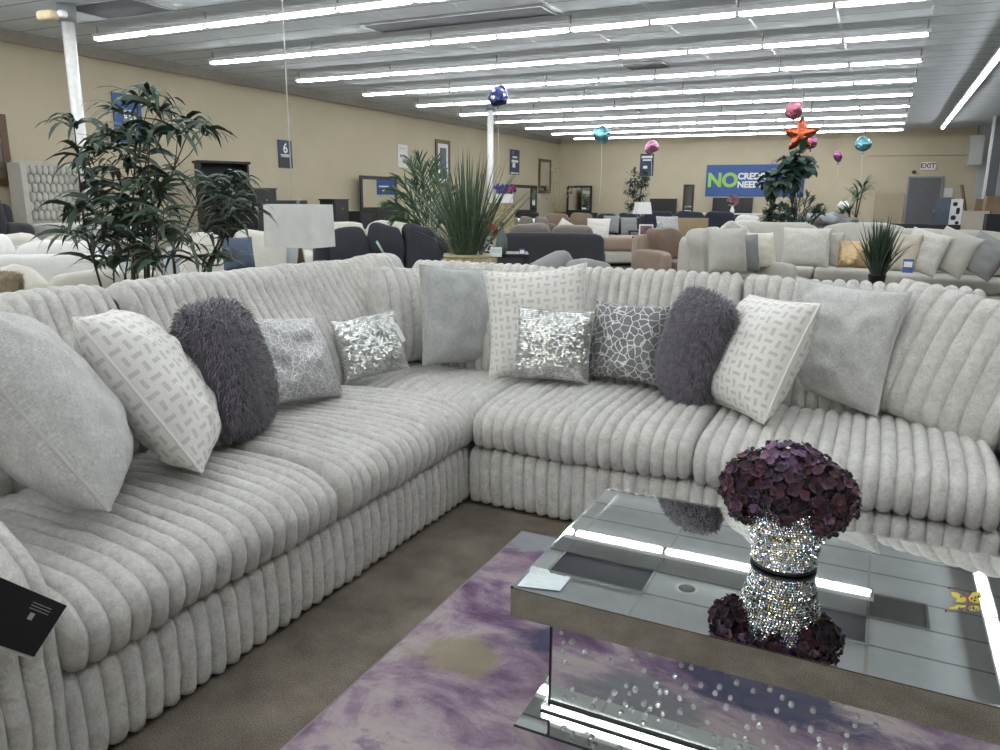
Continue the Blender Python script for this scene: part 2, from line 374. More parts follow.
# corner column and heater at the right
p = aty(981, 200, 29.5)
t = thing('corner_column', 'dark grey steel column with a white edge at the right end of the far wall', 'column', (p.x+.12, 29.5, 0))
MB().box((.1, 0, CZ/2), (.26, .24, CZ-.02)).build('steel', 'door_grey', t, smooth=False); MB().box((-.07, -.03, CZ/2), (.07, .2, CZ-.02)).build('edge_strip', 'gloss_white', t, smooth=False)
p = aty(977, 141, 32.6)
t = thing('unit_heater', 'pale box-shaped heater hung high beside the dark corner column', 'heater', (p.x, 32.6, 3.2))
MB().box((0, 0, 0), (.42, .5, 1.0)).build('case', plain('heater_white', (190, 192, 188), .6), t, smooth=False, mods='bevel'); MB().tube([(0, 0, .55), (0, 0, CZ-3.2-.01)], .03).build('hanger', 'grey_metal', t)
m = MB()
for i in range(7): m.box((0, -.26, -.4+i*.12), (.30, .02, .02))
m.build('louver', 'heater_white', t, smooth=False)
p = aty(928, 166, WY-.05)
t = thing('exit_sign', 'white exit sign with red letters over the grey door', 'sign', (p.x, WY-.05, p.z))
MB().box((0, 0, 0), (.5, .07, .28)).build('case', 'gloss_white', t, smooth=False); plain('exit_red', (150, 70, 66), .5)
text_mesh('EXIT', .24, 'exit_red', 'lettering', t, (0, -.037, 0), offset=.008)
p = aty(914, 172, WY-.05)
t = thing('security_camera', 'small dark security camera on the wall left of the exit sign', 'camera', (p.x, WY, p.z)); MB().puff((0, -.1, 0), (.12, .2, .12), 4, 4).build('housing', 'black_wood', t); MB().tube([(0, 0, .05), (0, -.1, .03)], .02).build('bracket', 'gloss_white', t)
# conduit pipes along the far wall
a = aty(868, 156, WY-.03); b = aty(975, 158, WY-.03)
tag(MB().tube([(a.x, WY-.03, a.z), (b.x, WY-.03, a.z-.02)], .012).build('conduit', plain('conduit_paint', (150, 142, 126), .7)), 'thin beige conduit run along the far wall above the exit sign', 'pipe')

# ------------------------------------------------------------------ rug
rug = MB(); RXa, RXb, RYa, RYb = -1.205, 2.2, 1.12, 2.70
nx, ny = 40, 30; V = []; Fs = []
for j in range(ny+1):
    for i in range(nx+1):
        V.append((RXa+(RXb-RXa)*i/nx, RYa+(RYb-RYa)*j/ny, .011+.0008*noise.noise(Vector((i*.4, j*.4, 0)))))
for j in range(ny):
    for i in range(nx): k = j*(nx+1)+i; Fs.append((k, k+1, k+nx+2, k+nx+1))
rug.add(V, Fs); rug.box(((RXa+RXb)/2, (RYa+RYb)/2, .005), (RXb-RXa, RYb-RYa, .0095))
t = thing('area_rug', 'purple, mauve and beige watercolour area rug under the mirrored table', 'rug')
rug.build('pile', 'rug', t)
e = MB(); e.tube([(RXa, RYa, .007), (RXa, RYb, .007), (RXb, RYb, .007), (RXb, RYa, .007)], .006, 6); e.build('binding', plain('rug_edge', (140, 132, 136), .9), t)

# ------------------------------------------------------------------ ribbed plush sectional
def chaikin(P, n=2):
    for _ in range(n):
        Q = []
        for i in range(len(P)):
            a, b = P[i], P[(i+1) % len(P)]
            Q += [(a[0]*.75+b[0]*.25, a[1]*.75+b[1]*.25), (a[0]*.25+b[0]*.75, a[1]*.25+b[1]*.75)]
        P = Q
    return P
def resample(P, step):
    L = [0]
    for i in range(len(P)): a, b = P[i], P[(i+1) % len(P)]; L.append(L[-1]+math.hypot(b[0]-a[0], b[1]-a[1]))
    n = max(24, int(L[-1]/step)); out = []; j = 0
    for k in range(n):
        s_ = L[-1]*k/n
        while L[j+1] < s_: j += 1
        f = (s_-L[j])/(L[j+1]-L[j]+1e-9); a, b = P[j], P[(j+1) % len(P)]; out.append((a[0]+(b[0]-a[0])*f, a[1]+(b[1]-a[1])*f))
    return out
def ribloft(prof, v0, v1, put, width=.0545, r=.023, R0=.05, K=7, step=.022, seed=0, wob=.012, R1=None):
    """prof: closed 2-D outline (a,z), counter-clockwise; ribs follow the outline, repeated from v0 to v1; put(a,v,z) gives the room position"""
    if R1 is None: R1 = R0
    P = resample(prof, step); n = len(P); N_ = []
    area = sum(P[i][0]*P[(i+1) % n][1]-P[(i+1) % n][0]*P[i][1] for i in range(n)); sg = 1 if area > 0 else -1
    for i in range(n):
        a, b = P[i-1], P[(i+1) % n]; l = math.hypot(b[0]-a[0], b[1]-a[1]) or 1; N_.append(((b[1]-a[1])/l*sg, -(b[0]-a[0])/l*sg))
    nr = max(1, round((v1-v0)/width)); w = (v1-v0)/nr; rng = random.Random(seed); rows_ = []
    for k in range(nr):
        jr = rng.uniform(-.003, .003)
        for q in range(K+(1 if k == nr-1 else 0)):
            s_ = math.sin((q/K*2-1)*math.pi/2); v = v0+w*(k+(s_+1)/2)
            g = r*(1-math.sqrt(max(0, 1-s_*s_)))+jr*(1-abs(s_))
            for dd, RR_ in ((v-v0, R0), (v1-v, R1)):
                if RR_ > 0 and dd < RR_: g += RR_*(1-math.sqrt(max(0, 1-((RR_-dd)/RR_)**2)))*.8
            rows_.append((v, g))
    V = []
    for v, g in rows_:
        for (a, z), (na, nz) in zip(P, N_):
            q = Vector((a, v, z)); ns = noise.noise(q*3.1+Vector((seed, 0, 0)))*wob + noise.noise(q*22)*.0045 + noise.noise(q*48)*.0025
            off = -g+ns; V.append(put(a+na*off, v+noise.noise(q*5+Vector((9, seed, 0)))*.007, z+nz*off))
    Fs = []; m = len(rows_)
    for i in range(m-1):
        for j in range(n):
            Fs.append((i*n+j, i*n+(j+1) % n, (i+1)*n+(j+1) % n, (i+1)*n+j))
    for i in (0, m-1):
        c = Vector((0, 0, 0))
        for j in range(n): c += Vector(V[i*n+j])
        V.append(c/n); ci = len(V)-1
        for j in range(n): Fs.append((i*n+j, i*n+(j+1) % n, ci))
    return MB().add(V, Fs)
putL = lambda a, v, z: (-a, v, z)      # left run: a = distance of the profile to the left of the camera
putR = lambda a, v, z: (v, a, z)       # right run: a = depth
def seat_prof(f, b, z0, z1, crown=.03):
    P = [(f+.015, z0), (f-.005, z0+.05), (f-.01, (z0+z1)/2), (f+.0, z1-.05), (f+.05, z1+.0), (f+.2, z1+crown*.8), ((f+b)/2, z1+crown), (b-.1, z1+.005), (b, z1-.03), (b, z0), ((f+b)/2, z0), (f+.1, z0-.005)]
    return chaikin(P, 2)
def base_prof(f, b, z0, z1): return chaikin([(f+.01, z0), (f-.005, z0+.03), (f-.01, (z0+z1)/2), (f, z1-.02), (f+.03, z1), (f+.2, z1), (b, z1), (b, z0), (f+.2, z0)], 2)
def back_prof(f, rdg, bk, top):
    return chaikin([(f+.03, .40), (f-.005, .46), (f+.0, .58), (f+.07, .74), (rdg-.11, top-.13), (rdg-.07, top-.03), (rdg, top+.012), (rdg+.09, top-.02), (bk-.02, top-.12), (bk, top-.3), (bk, .3), (f+.1, .32)], 2)
sofa = thing('sectional_sofa', 'large pale grey plush L-shaped sectional with deep ribbed cushions', 'sofa', (-1.55, 2.87, 0))
def sp_(m, name, label=None):
    m.v = [(x+1.55, y-2.87, z) for x, y, z in m.v]; o = m.build(name, 'plush', sofa)
    if label: o['label'] = label
    return o
sp_(ribloft(base_prof(1.57, 2.9, .004, .275), .95, 2.93, putL, seed=1, wob=.006, R0=.01), 'base')
sp_(ribloft(base_prof(2.872, 4.05, .004, .275), -1.555, .47, putR, seed=2, wob=.006, R0=.01), 'base')
sp_(ribloft(base_prof(2.93, 4.05, .02, .27), -2.9, -1.6, putR, seed=3, wob=.006, R0=.01, step=.05, K=4), 'base')
sp_(ribloft(seat_prof(1.54, 2.5, .27, .452), .96, 1.955, putL, seed=4, R0=.04), 'seat_cushion')
sp_(ribloft(seat_prof(1.54, 2.5, .27, .460), 1.965, 2.955, putL, seed=5, R0=.04, R1=.07), 'seat_cushion')
sp_(ribloft(seat_prof(2.96, 3.75, .27, .445), -2.5, -1.56, putR, seed=6, R0=.04), 'seat_cushion', 'corner seat cushion')
sp_(ribloft(seat_prof(2.855, 3.75, .27, .456), -1.54, -.57, putR, seed=7, R0=.05), 'seat_cushion')
sp_(ribloft(seat_prof(2.855, 3.75, .27, .452), -.56, .465, putR, seed=8, R0=.04), 'seat_cushion')
sp_(ribloft(back_prof(2.30, 2.60, 2.95, 1.03), .85, 1.95, putL, seed=9, R0=.06, wob=.02), 'back_cushion')
sp_(ribloft(back_prof(2.30, 2.60, 2.95, 1.035), 1.97, 3.02, putL, seed=10, R0=.06, wob=.02), 'back_cushion')
sp_(ribloft(back_prof(2.34, 2.64, 2.95, 1.03), 3.03, 3.95, putL, seed=11, R0=.05, wob=.02), 'back_cushion')
sp_(ribloft(back_prof(3.60, 3.87, 4.15, 1.00), -2.45, -1.55, putR, seed=12, R0=.05, wob=.02), 'back_cushion')
sp_(ribloft(back_prof(3.58, 3.83, 4.15, 1.01), -1.54, -.57, putR, seed=13, R0=.04, wob=.02), 'back_cushion')
sp_(ribloft(back_prof(3.60, 3.84, 4.15, 1.005), -.56, .44, putR, seed=14, R0=.04, wob=.02), 'back_cushion')
armp = lambda f, b, z1: chaikin([(f+.01, .02), (f-.01, .1), (f-.015, .35), (f, z1-.07), (f+.05, z1), (f+.3, z1+.015), (b-.1, z1), (b, z1-.1), (b, .02), (f+.3, .02)], 2)
sp_(ribloft(chaikin([(1.55, .02), (1.53, .1), (1.525, .35), (1.54, .53), (1.60, .61), (1.75, .70), (1.95, .725), (2.7, .72), (2.8, .62), (2.8, .02), (1.85, .02)], 2), .50, .965, putL, seed=15, R0=.08), 'arm')
sp_(ribloft(armp(2.87, 4.1, .62), .475, .90, putR, seed=16, R0=.08), 'arm')

# hang tag on the near arm
t = thing('hang_tag', 'black card hang tag dangling from the near sofa arm at the lower left', 'tag', (-1.485, .825, .525))
e1 = Vector((.05, .70, .70)).normalized(); e2 = Vector((.02, -.72, .69)); nrm = e1.cross(e2).normalized(); e2 = nrm.cross(e1).normalized()*1
Mt = Matrix((e1, e2, nrm)).transposed()
MB().box((0, 0, 0), (.112, .20, .002), M=Mt).build('card', 'black_card', t, smooth=False)
MB().box(Mt @ Vector((-.006, -.004, -.004)), (.112, .20, .002), M=Mt).build('backing_card', 'white_print', t, smooth=False)
m = MB(); m.box(Mt @ Vector((.012, -.035, .0015)), (.014, .012, .0008), M=Mt)
for i in range(3): m.box(Mt @ Vector((.026+i*.006, -.045, .0015)), (.0016, .05, .0008), M=Mt)
m.box(Mt @ Vector((-.02, .06, .0015)), (.012, .006, .0008), M=Mt)
m.build('small_print', plain('tag_print', (170, 172, 172), .5), t, smooth=False)
MB().tube([Mt @ Vector((-.02, .095, .003)), Mt @ Vector((-.01, .12, .01)), Vector((-.02, -.08, .10))], .0015, 5).build('cord', 'black_card', t)

# ------------------------------------------------------------------ pillows
def pframe(th, ph, ro):
    th, ph, ro = R(th), R(ph), R(ro)
    n = Vector((math.cos(th)*math.cos(ph), math.sin(th)*math.cos(ph), math.sin(ph)))
    r_ = Vector((0, 0, 1)).cross(n).normalized(); u_ = n.cross(r_)
    RR_ = r_*math.cos(ro)+u_*math.sin(ro); UU_ = -r_*math.sin(ro)+u_*math.cos(ro)
    return Matrix((RR_, UU_, n)).transposed()
def pillow(name, label, cat, c, th, ph, ro, w, h, T, mat, n=36, fibre='shag_fibre', conc=.05, ribs=0, wr=.006, seed=0, pipe=None, kind=None, corner=.5, group=None, sag=.0, rnd=0., jit=.2):
    Mx = pframe(th, ph, ro); pivot = Mx @ Vector((0, -h/2, 0)) + Vector(c)
    t = thing(name, label, cat, pivot, 0, group); off = Vector(c)-pivot
    def surf(u, v, sgn):
        x = w/2*u*(1-conc*(1-v*v)*abs(u)**2); y = h/2*v*(1-conc*(1-u*u)*abs(v)**2)
        kk = 1-rnd*(u*v)**2; x *= kk; y *= kk
        z = T*max(0, (1-abs(u)**2.6))**corner*max(0, (1-abs(v)**2.6))**corner
        z *= 1+sag*(-v)
        q = Vector((u*w*6, v*h*6, sgn*2+seed)); z += wr*noise.noise(q)*(z/T)*1.6
        ef = max(abs(u), abs(v)); cf = min(abs(u), abs(v))
        z += .4*wr*math.sin((u*13+v*7)*1.3+seed)*cf*(1-ef)*3
        if ribs: ph_ = (u*.5+.5)*ribs; s_ = 2*(ph_-math.floor(ph_))-1; z -= .026*(1-math.sqrt(max(0, 1-s_*s_*.999)))*min(1, z/.03); z = max(z, 0)
        return Vector((x, y, sgn*z))
    def par(i):
        if ribs:
            m_ = n//ribs; k, q = divmod(i, m_); s_ = math.sin((q/m_*2-1)*math.pi/2)
            return -1+2*(k+(s_+1)/2)/ribs
        return math.sin((2*i/n-1)*math.pi/2*.93)/math.sin(math.pi/2*.93)
    if ribs: n = ribs*7
    def arc(f):
        P_ = [f(-1+i/20) for i in range(41)]; L = [0]
        for a_, b_ in zip(P_, P_[1:]): L.append(L[-1]+(b_-a_).length)
        return lambda t_: (lambda k: L[min(40, int(k))]+(L[min(40, int(k)+1)]-L[min(40, int(k))])*(k-int(k)) if k < 40 else L[40])(max(0, (t_+1)*20))
    Tu = arc(lambda t_: Vector((w/2*t_, 0, T*max(0, 1-abs(t_)**2.6)**corner*.8))); Tv = arc(lambda t_: Vector((h/2*t_, 0, T*max(0, 1-abs(t_)**2.6)**corner*.8)))
    nv = 36; body = MB()
    for sgn in (1, -1):
        V = []; UVs = []; Fs = []
        for j in range(nv+1):
            v = math.sin((2*j/nv-1)*math.pi/2*.93)/math.sin(math.pi/2*.93)
            for i in range(n+1):
                u = par(i); V.append(Mx @ surf(u, v, sgn) + off); UVs.append((Tu(u)/.5, Tv(v)/.5))
        for j in range(nv):
            for i in range(n):
                k = j*(n+1)+i; f = (k, k+1, k+n+2, k+n+1); Fs.append(f if sgn > 0 else f[::-1])
        body.add(V, Fs, UVs)
    cover = body.build('cover', mat, t)
    if pipe:
        pts = []
        for a_, b_ in (((-1, -1), (1, -1)), ((1, -1), (1, 1)), ((1, 1), (-1, 1)), ((-1, 1), (-1, -1))):
            for i in range(16):
                f = i/16; p_ = surf(a_[0]+(b_[0]-a_[0])*f, a_[1]+(b_[1]-a_[1])*f, 1); p_.z = 0; pts.append(Mx @ p_ + off)
        pts.append(pts[0]); MB().tube(pts, .005, 6, cap=False).build('piping', pipe, t)
    def rnd_surface(sgn, rng):
        u, v = rng.uniform(-1, 1), rng.uniform(-1, 1); p_ = surf(u, v, sgn); e_ = .02
        du = surf(min(1, u+e_), v, sgn)-surf(max(-1, u-e_), v, sgn); dv = surf(u, min(1, v+e_), sgn)-surf(u, max(-1, v-e_), sgn)
        nn = du.cross(dv); nn = nn.normalized()*(sgn) if nn.length > 1e-9 else Vector((0, 0, sgn))
        return p_, nn, u, v
    if kind == 'shag':
        rng = random.Random(seed); fm = MB(); g_ = Mx.transposed() @ Vector((0, 0, -1))
        for k in range(15000):
            sgn = 1 if k % 2 else -1
            p_, nn, u, v = rnd_surface(sgn, rng)
            L = rng.uniform(.022, .042); d_ = (nn*.55 + g_*.6 + Vector((rng.uniform(-.5, .5), rng.uniform(-.4, .4), rng.uniform(-.3, .3)))+Vector((u, v, 0))*.2).normalized()
            sd = d_.cross(nn + Vector((rng.random()*.3, 0, 0))).normalized()*rng.uniform(.0010, .0018)
            a_ = p_; b_ = p_+d_*L*.5+nn*.004; c_ = p_+(d_+g_*.45).normalized()*L
            fm.add([Mx @ q + off for q in (a_-sd, a_+sd, b_+sd*.8, b_-sd*.8, c_)], [(0, 1, 2, 3), (3, 2, 4)])
        o = fm.build('shag_fibre', fibre, t); tag(o, kind='stuff')
    if kind == 'sequin':
        rng = random.Random(seed); fm = MB(); cw, ch = .0105, .0100; nu, nv2 = int(w/cw), int(h/ch)
        for sgn in (1, -1):
            for j in range(nv2):
                for i in range(nu):
                    u = ((i+.5*(j % 2)+.25)/nu)*2-1; v = ((j+.5)/nv2)*2-1
                    if abs(u) > .985 or rng.random() < .03: continue
                    p_ = surf(u, v, sgn); e_ = .03; du = surf(min(1, u+e_), v, sgn)-surf(max(-1, u-e_), v, sgn); dv = surf(u, min(1, v+e_), sgn)-surf(u, max(-1, v-e_), sgn)
                    nn = du.cross(dv).normalized()*sgn if du.cross(dv).length > 1e-9 else Vector((0, 0, sgn))
                    nn = (nn+Vector((rng.gauss(0, jit), rng.gauss(.05, jit), 0))).normalized()
                    tx = Vector((0, 1, 0)).cross(nn).normalized()*cw*.47; ty = nn.cross(tx).normalized()*ch*.41; p_ = p_+nn*.002
                    fm.add([Mx @ q + off for q in (p_-tx-ty, p_+tx-ty, p_+tx+ty, p_-tx+ty)], [(0, 1, 2, 3)])
        fm.build('sequin_facing', 'sequin', t, smooth=False)
    return t, Mx, off
SG = 'scatter pillows on the ribbed sectional'
pillow('throw_pillow', 'oversized heather grey piped pillow at the far left end of the sofa', 'pillow', (-2.03, 1.28, .785), 56, 32, -12, .60, .62, .155, 'heather_grey', pipe='heather_grey', seed=1, wr=.010, group=SG)
pillow('throw_pillow', 'white basket-weave pillow leaning between the oversized grey and left shaggy pillows', 'pillow', (-2.09, 1.70, .745), 44, 33, -6, .49, .58, .13, 'basket_weave', pipe='basket_weave', seed=2, wr=.015, group=SG)
pillow('throw_pillow', 'dark purple-grey shaggy pillow on the left run of the sofa', 'pillow', (-2.10, 2.03, .742), 26, 17, -4, .37, .50, .13, plain('shag_core', (84, 80, 88), .9), kind='shag', conc=0, rnd=.10, seed=3, group=SG)
pillow('throw_pillow', 'silver-grey pebble-patterned glitter pillow beside the left shaggy pillow', 'pillow', (-2.22, 2.53, .672), -2, 30, -8, .41, .39, .075, 'crackle_silver', seed=4, wr=.015, group=SG)
t5, M5, o5 = pillow('throw_pillow', 'small silver sequin pillow with a paper tag, leaning near the sofa corner', 'pillow', (-2.20, 3.06, .645), -40, 20, 8, .33, .31, .055, 'smooth_grey', kind='sequin', wr=.0025, seed=5, group=SG)
MB().box(M5 @ Vector((.15, .03, .03)) + o5, (.025, .10, .003), M=M5 @ Matrix.Rotation(R(15), 3, 'Z')).build('paper_tag', 'paper', t5, smooth=False)
pillow('ribbed_cushion', 'loose pale ribbed plush cushion standing in the inner corner of the sofa', 'cushion', (-2.30, 3.50, .735), -12, 14, -6, .42, .52, .10, 'plush', ribs=6, seed=6, conc=.01, corner=.35)
pillow('throw_pillow', 'plain smooth grey square pillow in the sofa corner, left of a white basket-weave one', 'pillow', (-1.97, 3.54, .75), -20, 10, -6, .50, .51, .07, 'smooth_grey', pipe='smooth_grey', seed=7, wr=.01, group=SG)
pillow('throw_pillow', 'white basket-weave pillow standing behind the silver sequin pillow on the right run', 'pillow', (-1.50, 3.50, .755), -80, 8, 6, .53, .55, .07, 'basket_weave', pipe='basket_weave', seed=8, conc=.10, wr=.01, group=SG)
t9, M9, o9 = pillow('throw_pillow', 'silver sequin pillow in front of a white basket-weave pillow, right of the corner', 'pillow', (-1.36, 3.38, .672), -72, 12, -3, .37, .35, .055, 'smooth_grey', kind='sequin', wr=.0025, seed=9, group=SG)
pillow('throw_pillow', 'charcoal pillow with silver crackle lines, between the sequin and shaggy pillows', 'pillow', (-1.05, 3.55, .685), -96, 18, 0, .38, .38, .07, 'crackle_charcoal', seed=10, wr=.01, group=SG)
pillow('throw_pillow', 'dark purple-grey shaggy pillow on the right run of the sofa', 'pillow', (-.69, 3.41, .715), -137, 10, -10, .36, .50, .115, 'shag_core', kind='shag', conc=0, rnd=.09, seed=11, group=SG)
pillow('throw_pillow', 'white basket-weave pillow leaning between the right shaggy pillow and a heather grey one', 'pillow', (-.42, 3.36, .715), -141, 25, 3, .50, .52, .13, 'basket_weave', pipe='basket_weave', seed=12, wr=.012, group=SG)
pillow('throw_pillow', 'heather grey piped pillow on the right run, before the slumped ribbed cushion', 'pillow', (-.13, 3.66, .745), -118, 14, -2, .54, .53, .085, 'heather_grey', pipe='heather_grey', seed=13, conc=.07, wr=.015, group=SG)
pillow('ribbed_cushion', 'big pale ribbed back cushion slumped forward at the right end of the sofa', 'cushion', (.34, 3.57, .71), -122, 22, -8, .78, .58, .13, 'plush', ribs=10, seed=14, conc=.01, corner=.32)

# ------------------------------------------------------------------ mirrored coffee table
tx0, tx1, ty0, ty1 = -.735, .60, 1.582, 2.342
tb = thing('coffee_table', 'mirrored coffee table with crystal-studded pedestal standing on the purple rug', 'table', ((tx0+tx1)/2, (ty0+ty1)/2, .012))
ox, oy, oz = tb.location
def tpart(name, x0, x1, y0, y1, z0, z1, mat='mirror', label=None):
    o = MB().box(((x0+x1)/2-ox, (y0+y1)/2-oy, (z0+z1)/2-oz), (x1-x0, y1-y0, z1-z0)).build(name, mat, tb, smooth=False)
    if label: o['label'] = label
    return o
tpart('top_panel', tx0, tx1, ty0, ty1, .330, .4095)
e = MB(); zt = .4100-oz
for (x0, x1, y0, y1) in ((tx0, tx1, ty0, ty0+.006), (tx0, tx1, ty1-.006, ty1), (tx0, tx0+.006, ty0, ty1), (tx1-.006, tx1, ty0, ty1)):
    e.box(((x0+x1)/2-ox, (y0+y1)/2-oy, zt-.001), (x1-x0, y1-y0, .0025))
e.build('bevelled_edge', 'mirror_bevel', tb, smooth=False)
for x in (-.6405, .5055): tpart('corner_trim', x-.0025, x+.0025, 1.6215, 1.6265, .086, .3299, 'black_card')
tpart('seam_trim', -.642, .507, 1.6215, 1.6245, .0885, .0925, 'black_card'); tpart('seam_trim', -.657, .522, 1.6045, 1.6075, .0683, .0715, 'black_card'); tpart('seam_trim', -.697, .562, 1.5275, 1.5298, .062, .0665, 'black_card')
tpart('pedestal', -.640, .505, 1.625, 2.30, .086, .330)
tpart('step', -.655, .520, 1.608, 2.32, .068, .088, 'mirror_bevel')
tpart('plinth', -.695, .56, 1.53, 2.39, .013, .068)
rng = random.Random(3); G = []
tries = 0
while len(G) < 96 and tries < 20000:
    tries += 1; gx_, gz_ = rng.uniform(-.615, .12), .105+.205*rng.random()**1.3
    if all((gx_-q[0])**2+(gz_-q[1])**2 > .0145**2 for q in G): G.append((gx_, gz_))
gm = MB(); r_ = .0066; gm.lathe([(.0012, -.5*r_), (r_, 0), (r_*.95, .4*r_), (r_*.5, .8*r_)], n=8); g0_ = gm.build('crystal', 'crystal', tb, smooth=False); gme = g0_.data; bpy.data.objects.remove(g0_)
for gx_, gz_ in G:
    o = bpy.data.objects.new('crystal', gme); C.objects.link(o); o.parent = tb; o.location = (gx_-ox, 1.6225-oy, gz_-oz); o.rotation_euler = (R(90), 0, 0); k = rng.uniform(.8, 1.15); o.scale = (k, k, k)

# price film on the table corner
A_, B_, C_, D_ = [atz(x, y, .412) for x, y in ((517, 586), (531, 570), (571, 578), (560, 591))]
m = MB(); V = []; Fs = []; n = 12
for j in range(n+1):
    for i in range(n+1):
        u, v = i/n, j/n; p_ = (A_*(1-u)+D_*u)*(1-v)+(B_*(1-u)+C_*u)*v; z = .4125+(.006*abs(noise.noise(Vector((u*6, v*6, 1)))) + (.010*max(0, v-.85)/.15*(1 if u < .5 else .1)))*(v > .1); V.append((p_.x, p_.y, z))
for j in range(n):
    for i in range(n): k = j*(n+1)+i; Fs.append((k, k+1, k+n+2, k+n+1))
m.add(V, Fs); o = m.build('price_sticker', plain('film', (196, 206, 208), .3)); tag(o, 'crumpled pale sticker lying on the near left corner of the mirrored table', 'sticker')

# butterfly ornament
p_ = atz(968, 603, .412)
t = thing('butterfly_ornament', 'little yellow and black butterfly ornament on the right of the mirrored table', 'ornament', (p_.x, p_.y, .412), R(20))
plain('butterfly_yellow', (226, 206, 96), .5); plain('butterfly_red', (170, 92, 90), .5)
def wing(pts, mat, par):
    m = MB(); n = len(pts); V = [Vector((x, .002, z)) for x, z in pts]+[Vector((x, -.002, z)) for x, z in pts]
    Mw = Matrix.Rotation(R(-35), 3, 'X'); V = [Mw @ q for q in V]
    m.add(V, [tuple(range(n)), tuple(range(2*n-1, n-1, -1))]+[(i, (i+1) % n, n+(i+1) % n, n+i) for i in range(n)]); return m.build('wing', mat, par, smooth=False)
wing([(-.002, .012), (-.028, .030), (-.048, .032), (-.044, .018), (-.02, .006)], 'butterfly_yellow', t); wing([(.002, .012), (.02, .034), (.042, .036), (.046, .022), (.02, .006)], 'butterfly_yellow', t)
w1 = wing([(-.002, .008), (-.03, .012), (-.036, .002), (-.014, .0)], 'butterfly_yellow', t); w2 = wing([(.002, .008), (.03, .014), (.042, .004), (.02, 0)], 'butterfly_yellow', t)
Mw = Matrix.Rotation(R(-35), 3, 'X'); m = MB()
for x, z in ((.012, .014), (.024, .018), (.034, .022), (-.02, .018), (.02, .008)): m.puff(Mw @ Vector((x, -.003, z)), (.006, .002, .009), 2, 4)
m.build('wing_spot', 'black_card', t)
MB().tube([Mw @ Vector((0, -.003, z)) for z in (.0, .01, .022, .03)], .0035, 6).build('body', 'butterfly_red', t)
m = MB(); m.tube([Mw @ Vector(q) for q in ((-.001, -.003, .03), (-.012, -.003, .04), (-.03, -.003, .046), (-.05, -.003, .044))], .0012, 5); m.puff(Mw @ Vector((-.052, -.003, .044)), (.008, .006, .008), 2, 4); m.build('antenna', 'butterfly_red', t); t.scale = (.75,)*3

# ------------------------------------------------------------------ vase and bouquet
vx, vy, vz = -.140, 2.03, .4125
t = thing('crystal_vase', 'flared rhinestone-covered vase on the mirrored coffee table', 'vase', (vx, vy, vz))
prof = [(.080, 0), (.082, .006), (.080, .02), (.084, .05), (.092, .08), (.102, .125), (.110, .175), (.110, .183), (.100, .183), (.08, .10), (.066, .03), (.002, .02)]
MB().lathe(prof, n=40).build('body', plain('vase_silver', (150, 152, 154), .25, .8), t)
MB().lathe([(.0825, .0), (.0845, .003), (.0835, .007), (.078, .007)], n=40).build('base_ring', 'black_card', t)
m = MB(); rng = random.Random(5); z = .012
def vr(z):
    P_ = prof[:8]
    for (a1, z1), (a2, z2) in zip(P_, P_[1:]):
        if z1 <= z <= z2: return a1+(a2-a1)*(z-z1)/(z2-z1)
    return .110
row = 0
while z < .181:
    r_ = vr(z); n = int(2*math.pi*r_/.0078)
    for j in range(n):
        th = 2*math.pi*(j+.5*(row % 2))/n + rng.uniform(-.01, .01); er = Vector((math.cos(th), math.sin(th), 0)); et = Vector((-er.y, er.x, 0)); ez = Vector((0, 0, 1))
        er2 = (er+et*rng.gauss(0, .18)+ez*rng.gauss(0, .18)).normalized(); et = (ez.cross(er2)).normalized(); ez2 = er2.cross(et)
        c_ = er*(r_+.0005)+ez*z; q = .0041; V = [c_+et*math.cos(a)*q+ez2*math.sin(a)*q for a in [math.pi/3*i for i in range(6)]]+[c_+er2*.0026+et*math.cos(a)*q*.55+ez2*math.sin(a)*q*.55 for a in [math.pi/3*i for i in range(6)]]
        hue = rng.random(); col = (.95, .95, .97) if hue < .55 else (.62, .78, .95) if hue < .68 else (.95, .86, .5) if hue < .80 else (.9, .68, .9) if hue < .88 else (.55, .9, .75) if hue < .92 else (.3, .3, .36)
        m.add(V, [(i, (i+1) % 6, 6+(i+1) % 6, 6+i) for i in range(6)]+[(6, 7, 8, 9, 10, 11)], col=col)
    z += .0072; row += 1
o = m.build('rhinestone_cover', 'rhinestone', t, smooth=False)

bq = thing('hydrangea_bouquet', 'round bunch of deep purple artificial hydrangeas in the sparkling vase', 'flowers', (vx-.002, vy, .506))
rng = random.Random(11)
pal = [tuple(x*.8 for x in lin(c)) for c in ((54, 30, 48), (64, 36, 54), (88, 50, 68), (40, 25, 42), (108, 64, 84), (56, 34, 58), (74, 38, 50))]
pale = [lin(c) for c in ((104, 78, 108), (92, 68, 100), (120, 90, 120))]
def petal(m, c, n, sz, col, rng):
    t1 = n.orthogonal().normalized(); a0 = rng.uniform(0, 6.28); t1 = t1*math.cos(a0)+n.cross(t1)*math.sin(a0)
    for k in range(4):
        a = k*math.pi/2; d = t1*math.cos(a)+n.cross(t1)*math.sin(a); s2 = n.cross(d)
        cu = rng.uniform(.1, .6); P_ = []
        for (f, wd) in ((.05, .12), (.35, .46), (.75, .56), (1.05, .22)):
            for q in (-1, 0, 1): P_.append(c + d*sz*f + s2*sz*wd*q + n*sz*(cu*f*f - .12*(q == 0) + rng.uniform(-.05, .05)))
        F_ = []
        for i in range(3):
            for j in range(2): F_.append((i*3+j, i*3+j+1, (i+1)*3+j+1, (i+1)*3+j))
        cc = tuple(min(1, x*rng.uniform(.75, 1.25)) for x in col); m.add(P_, F_, col=cc)
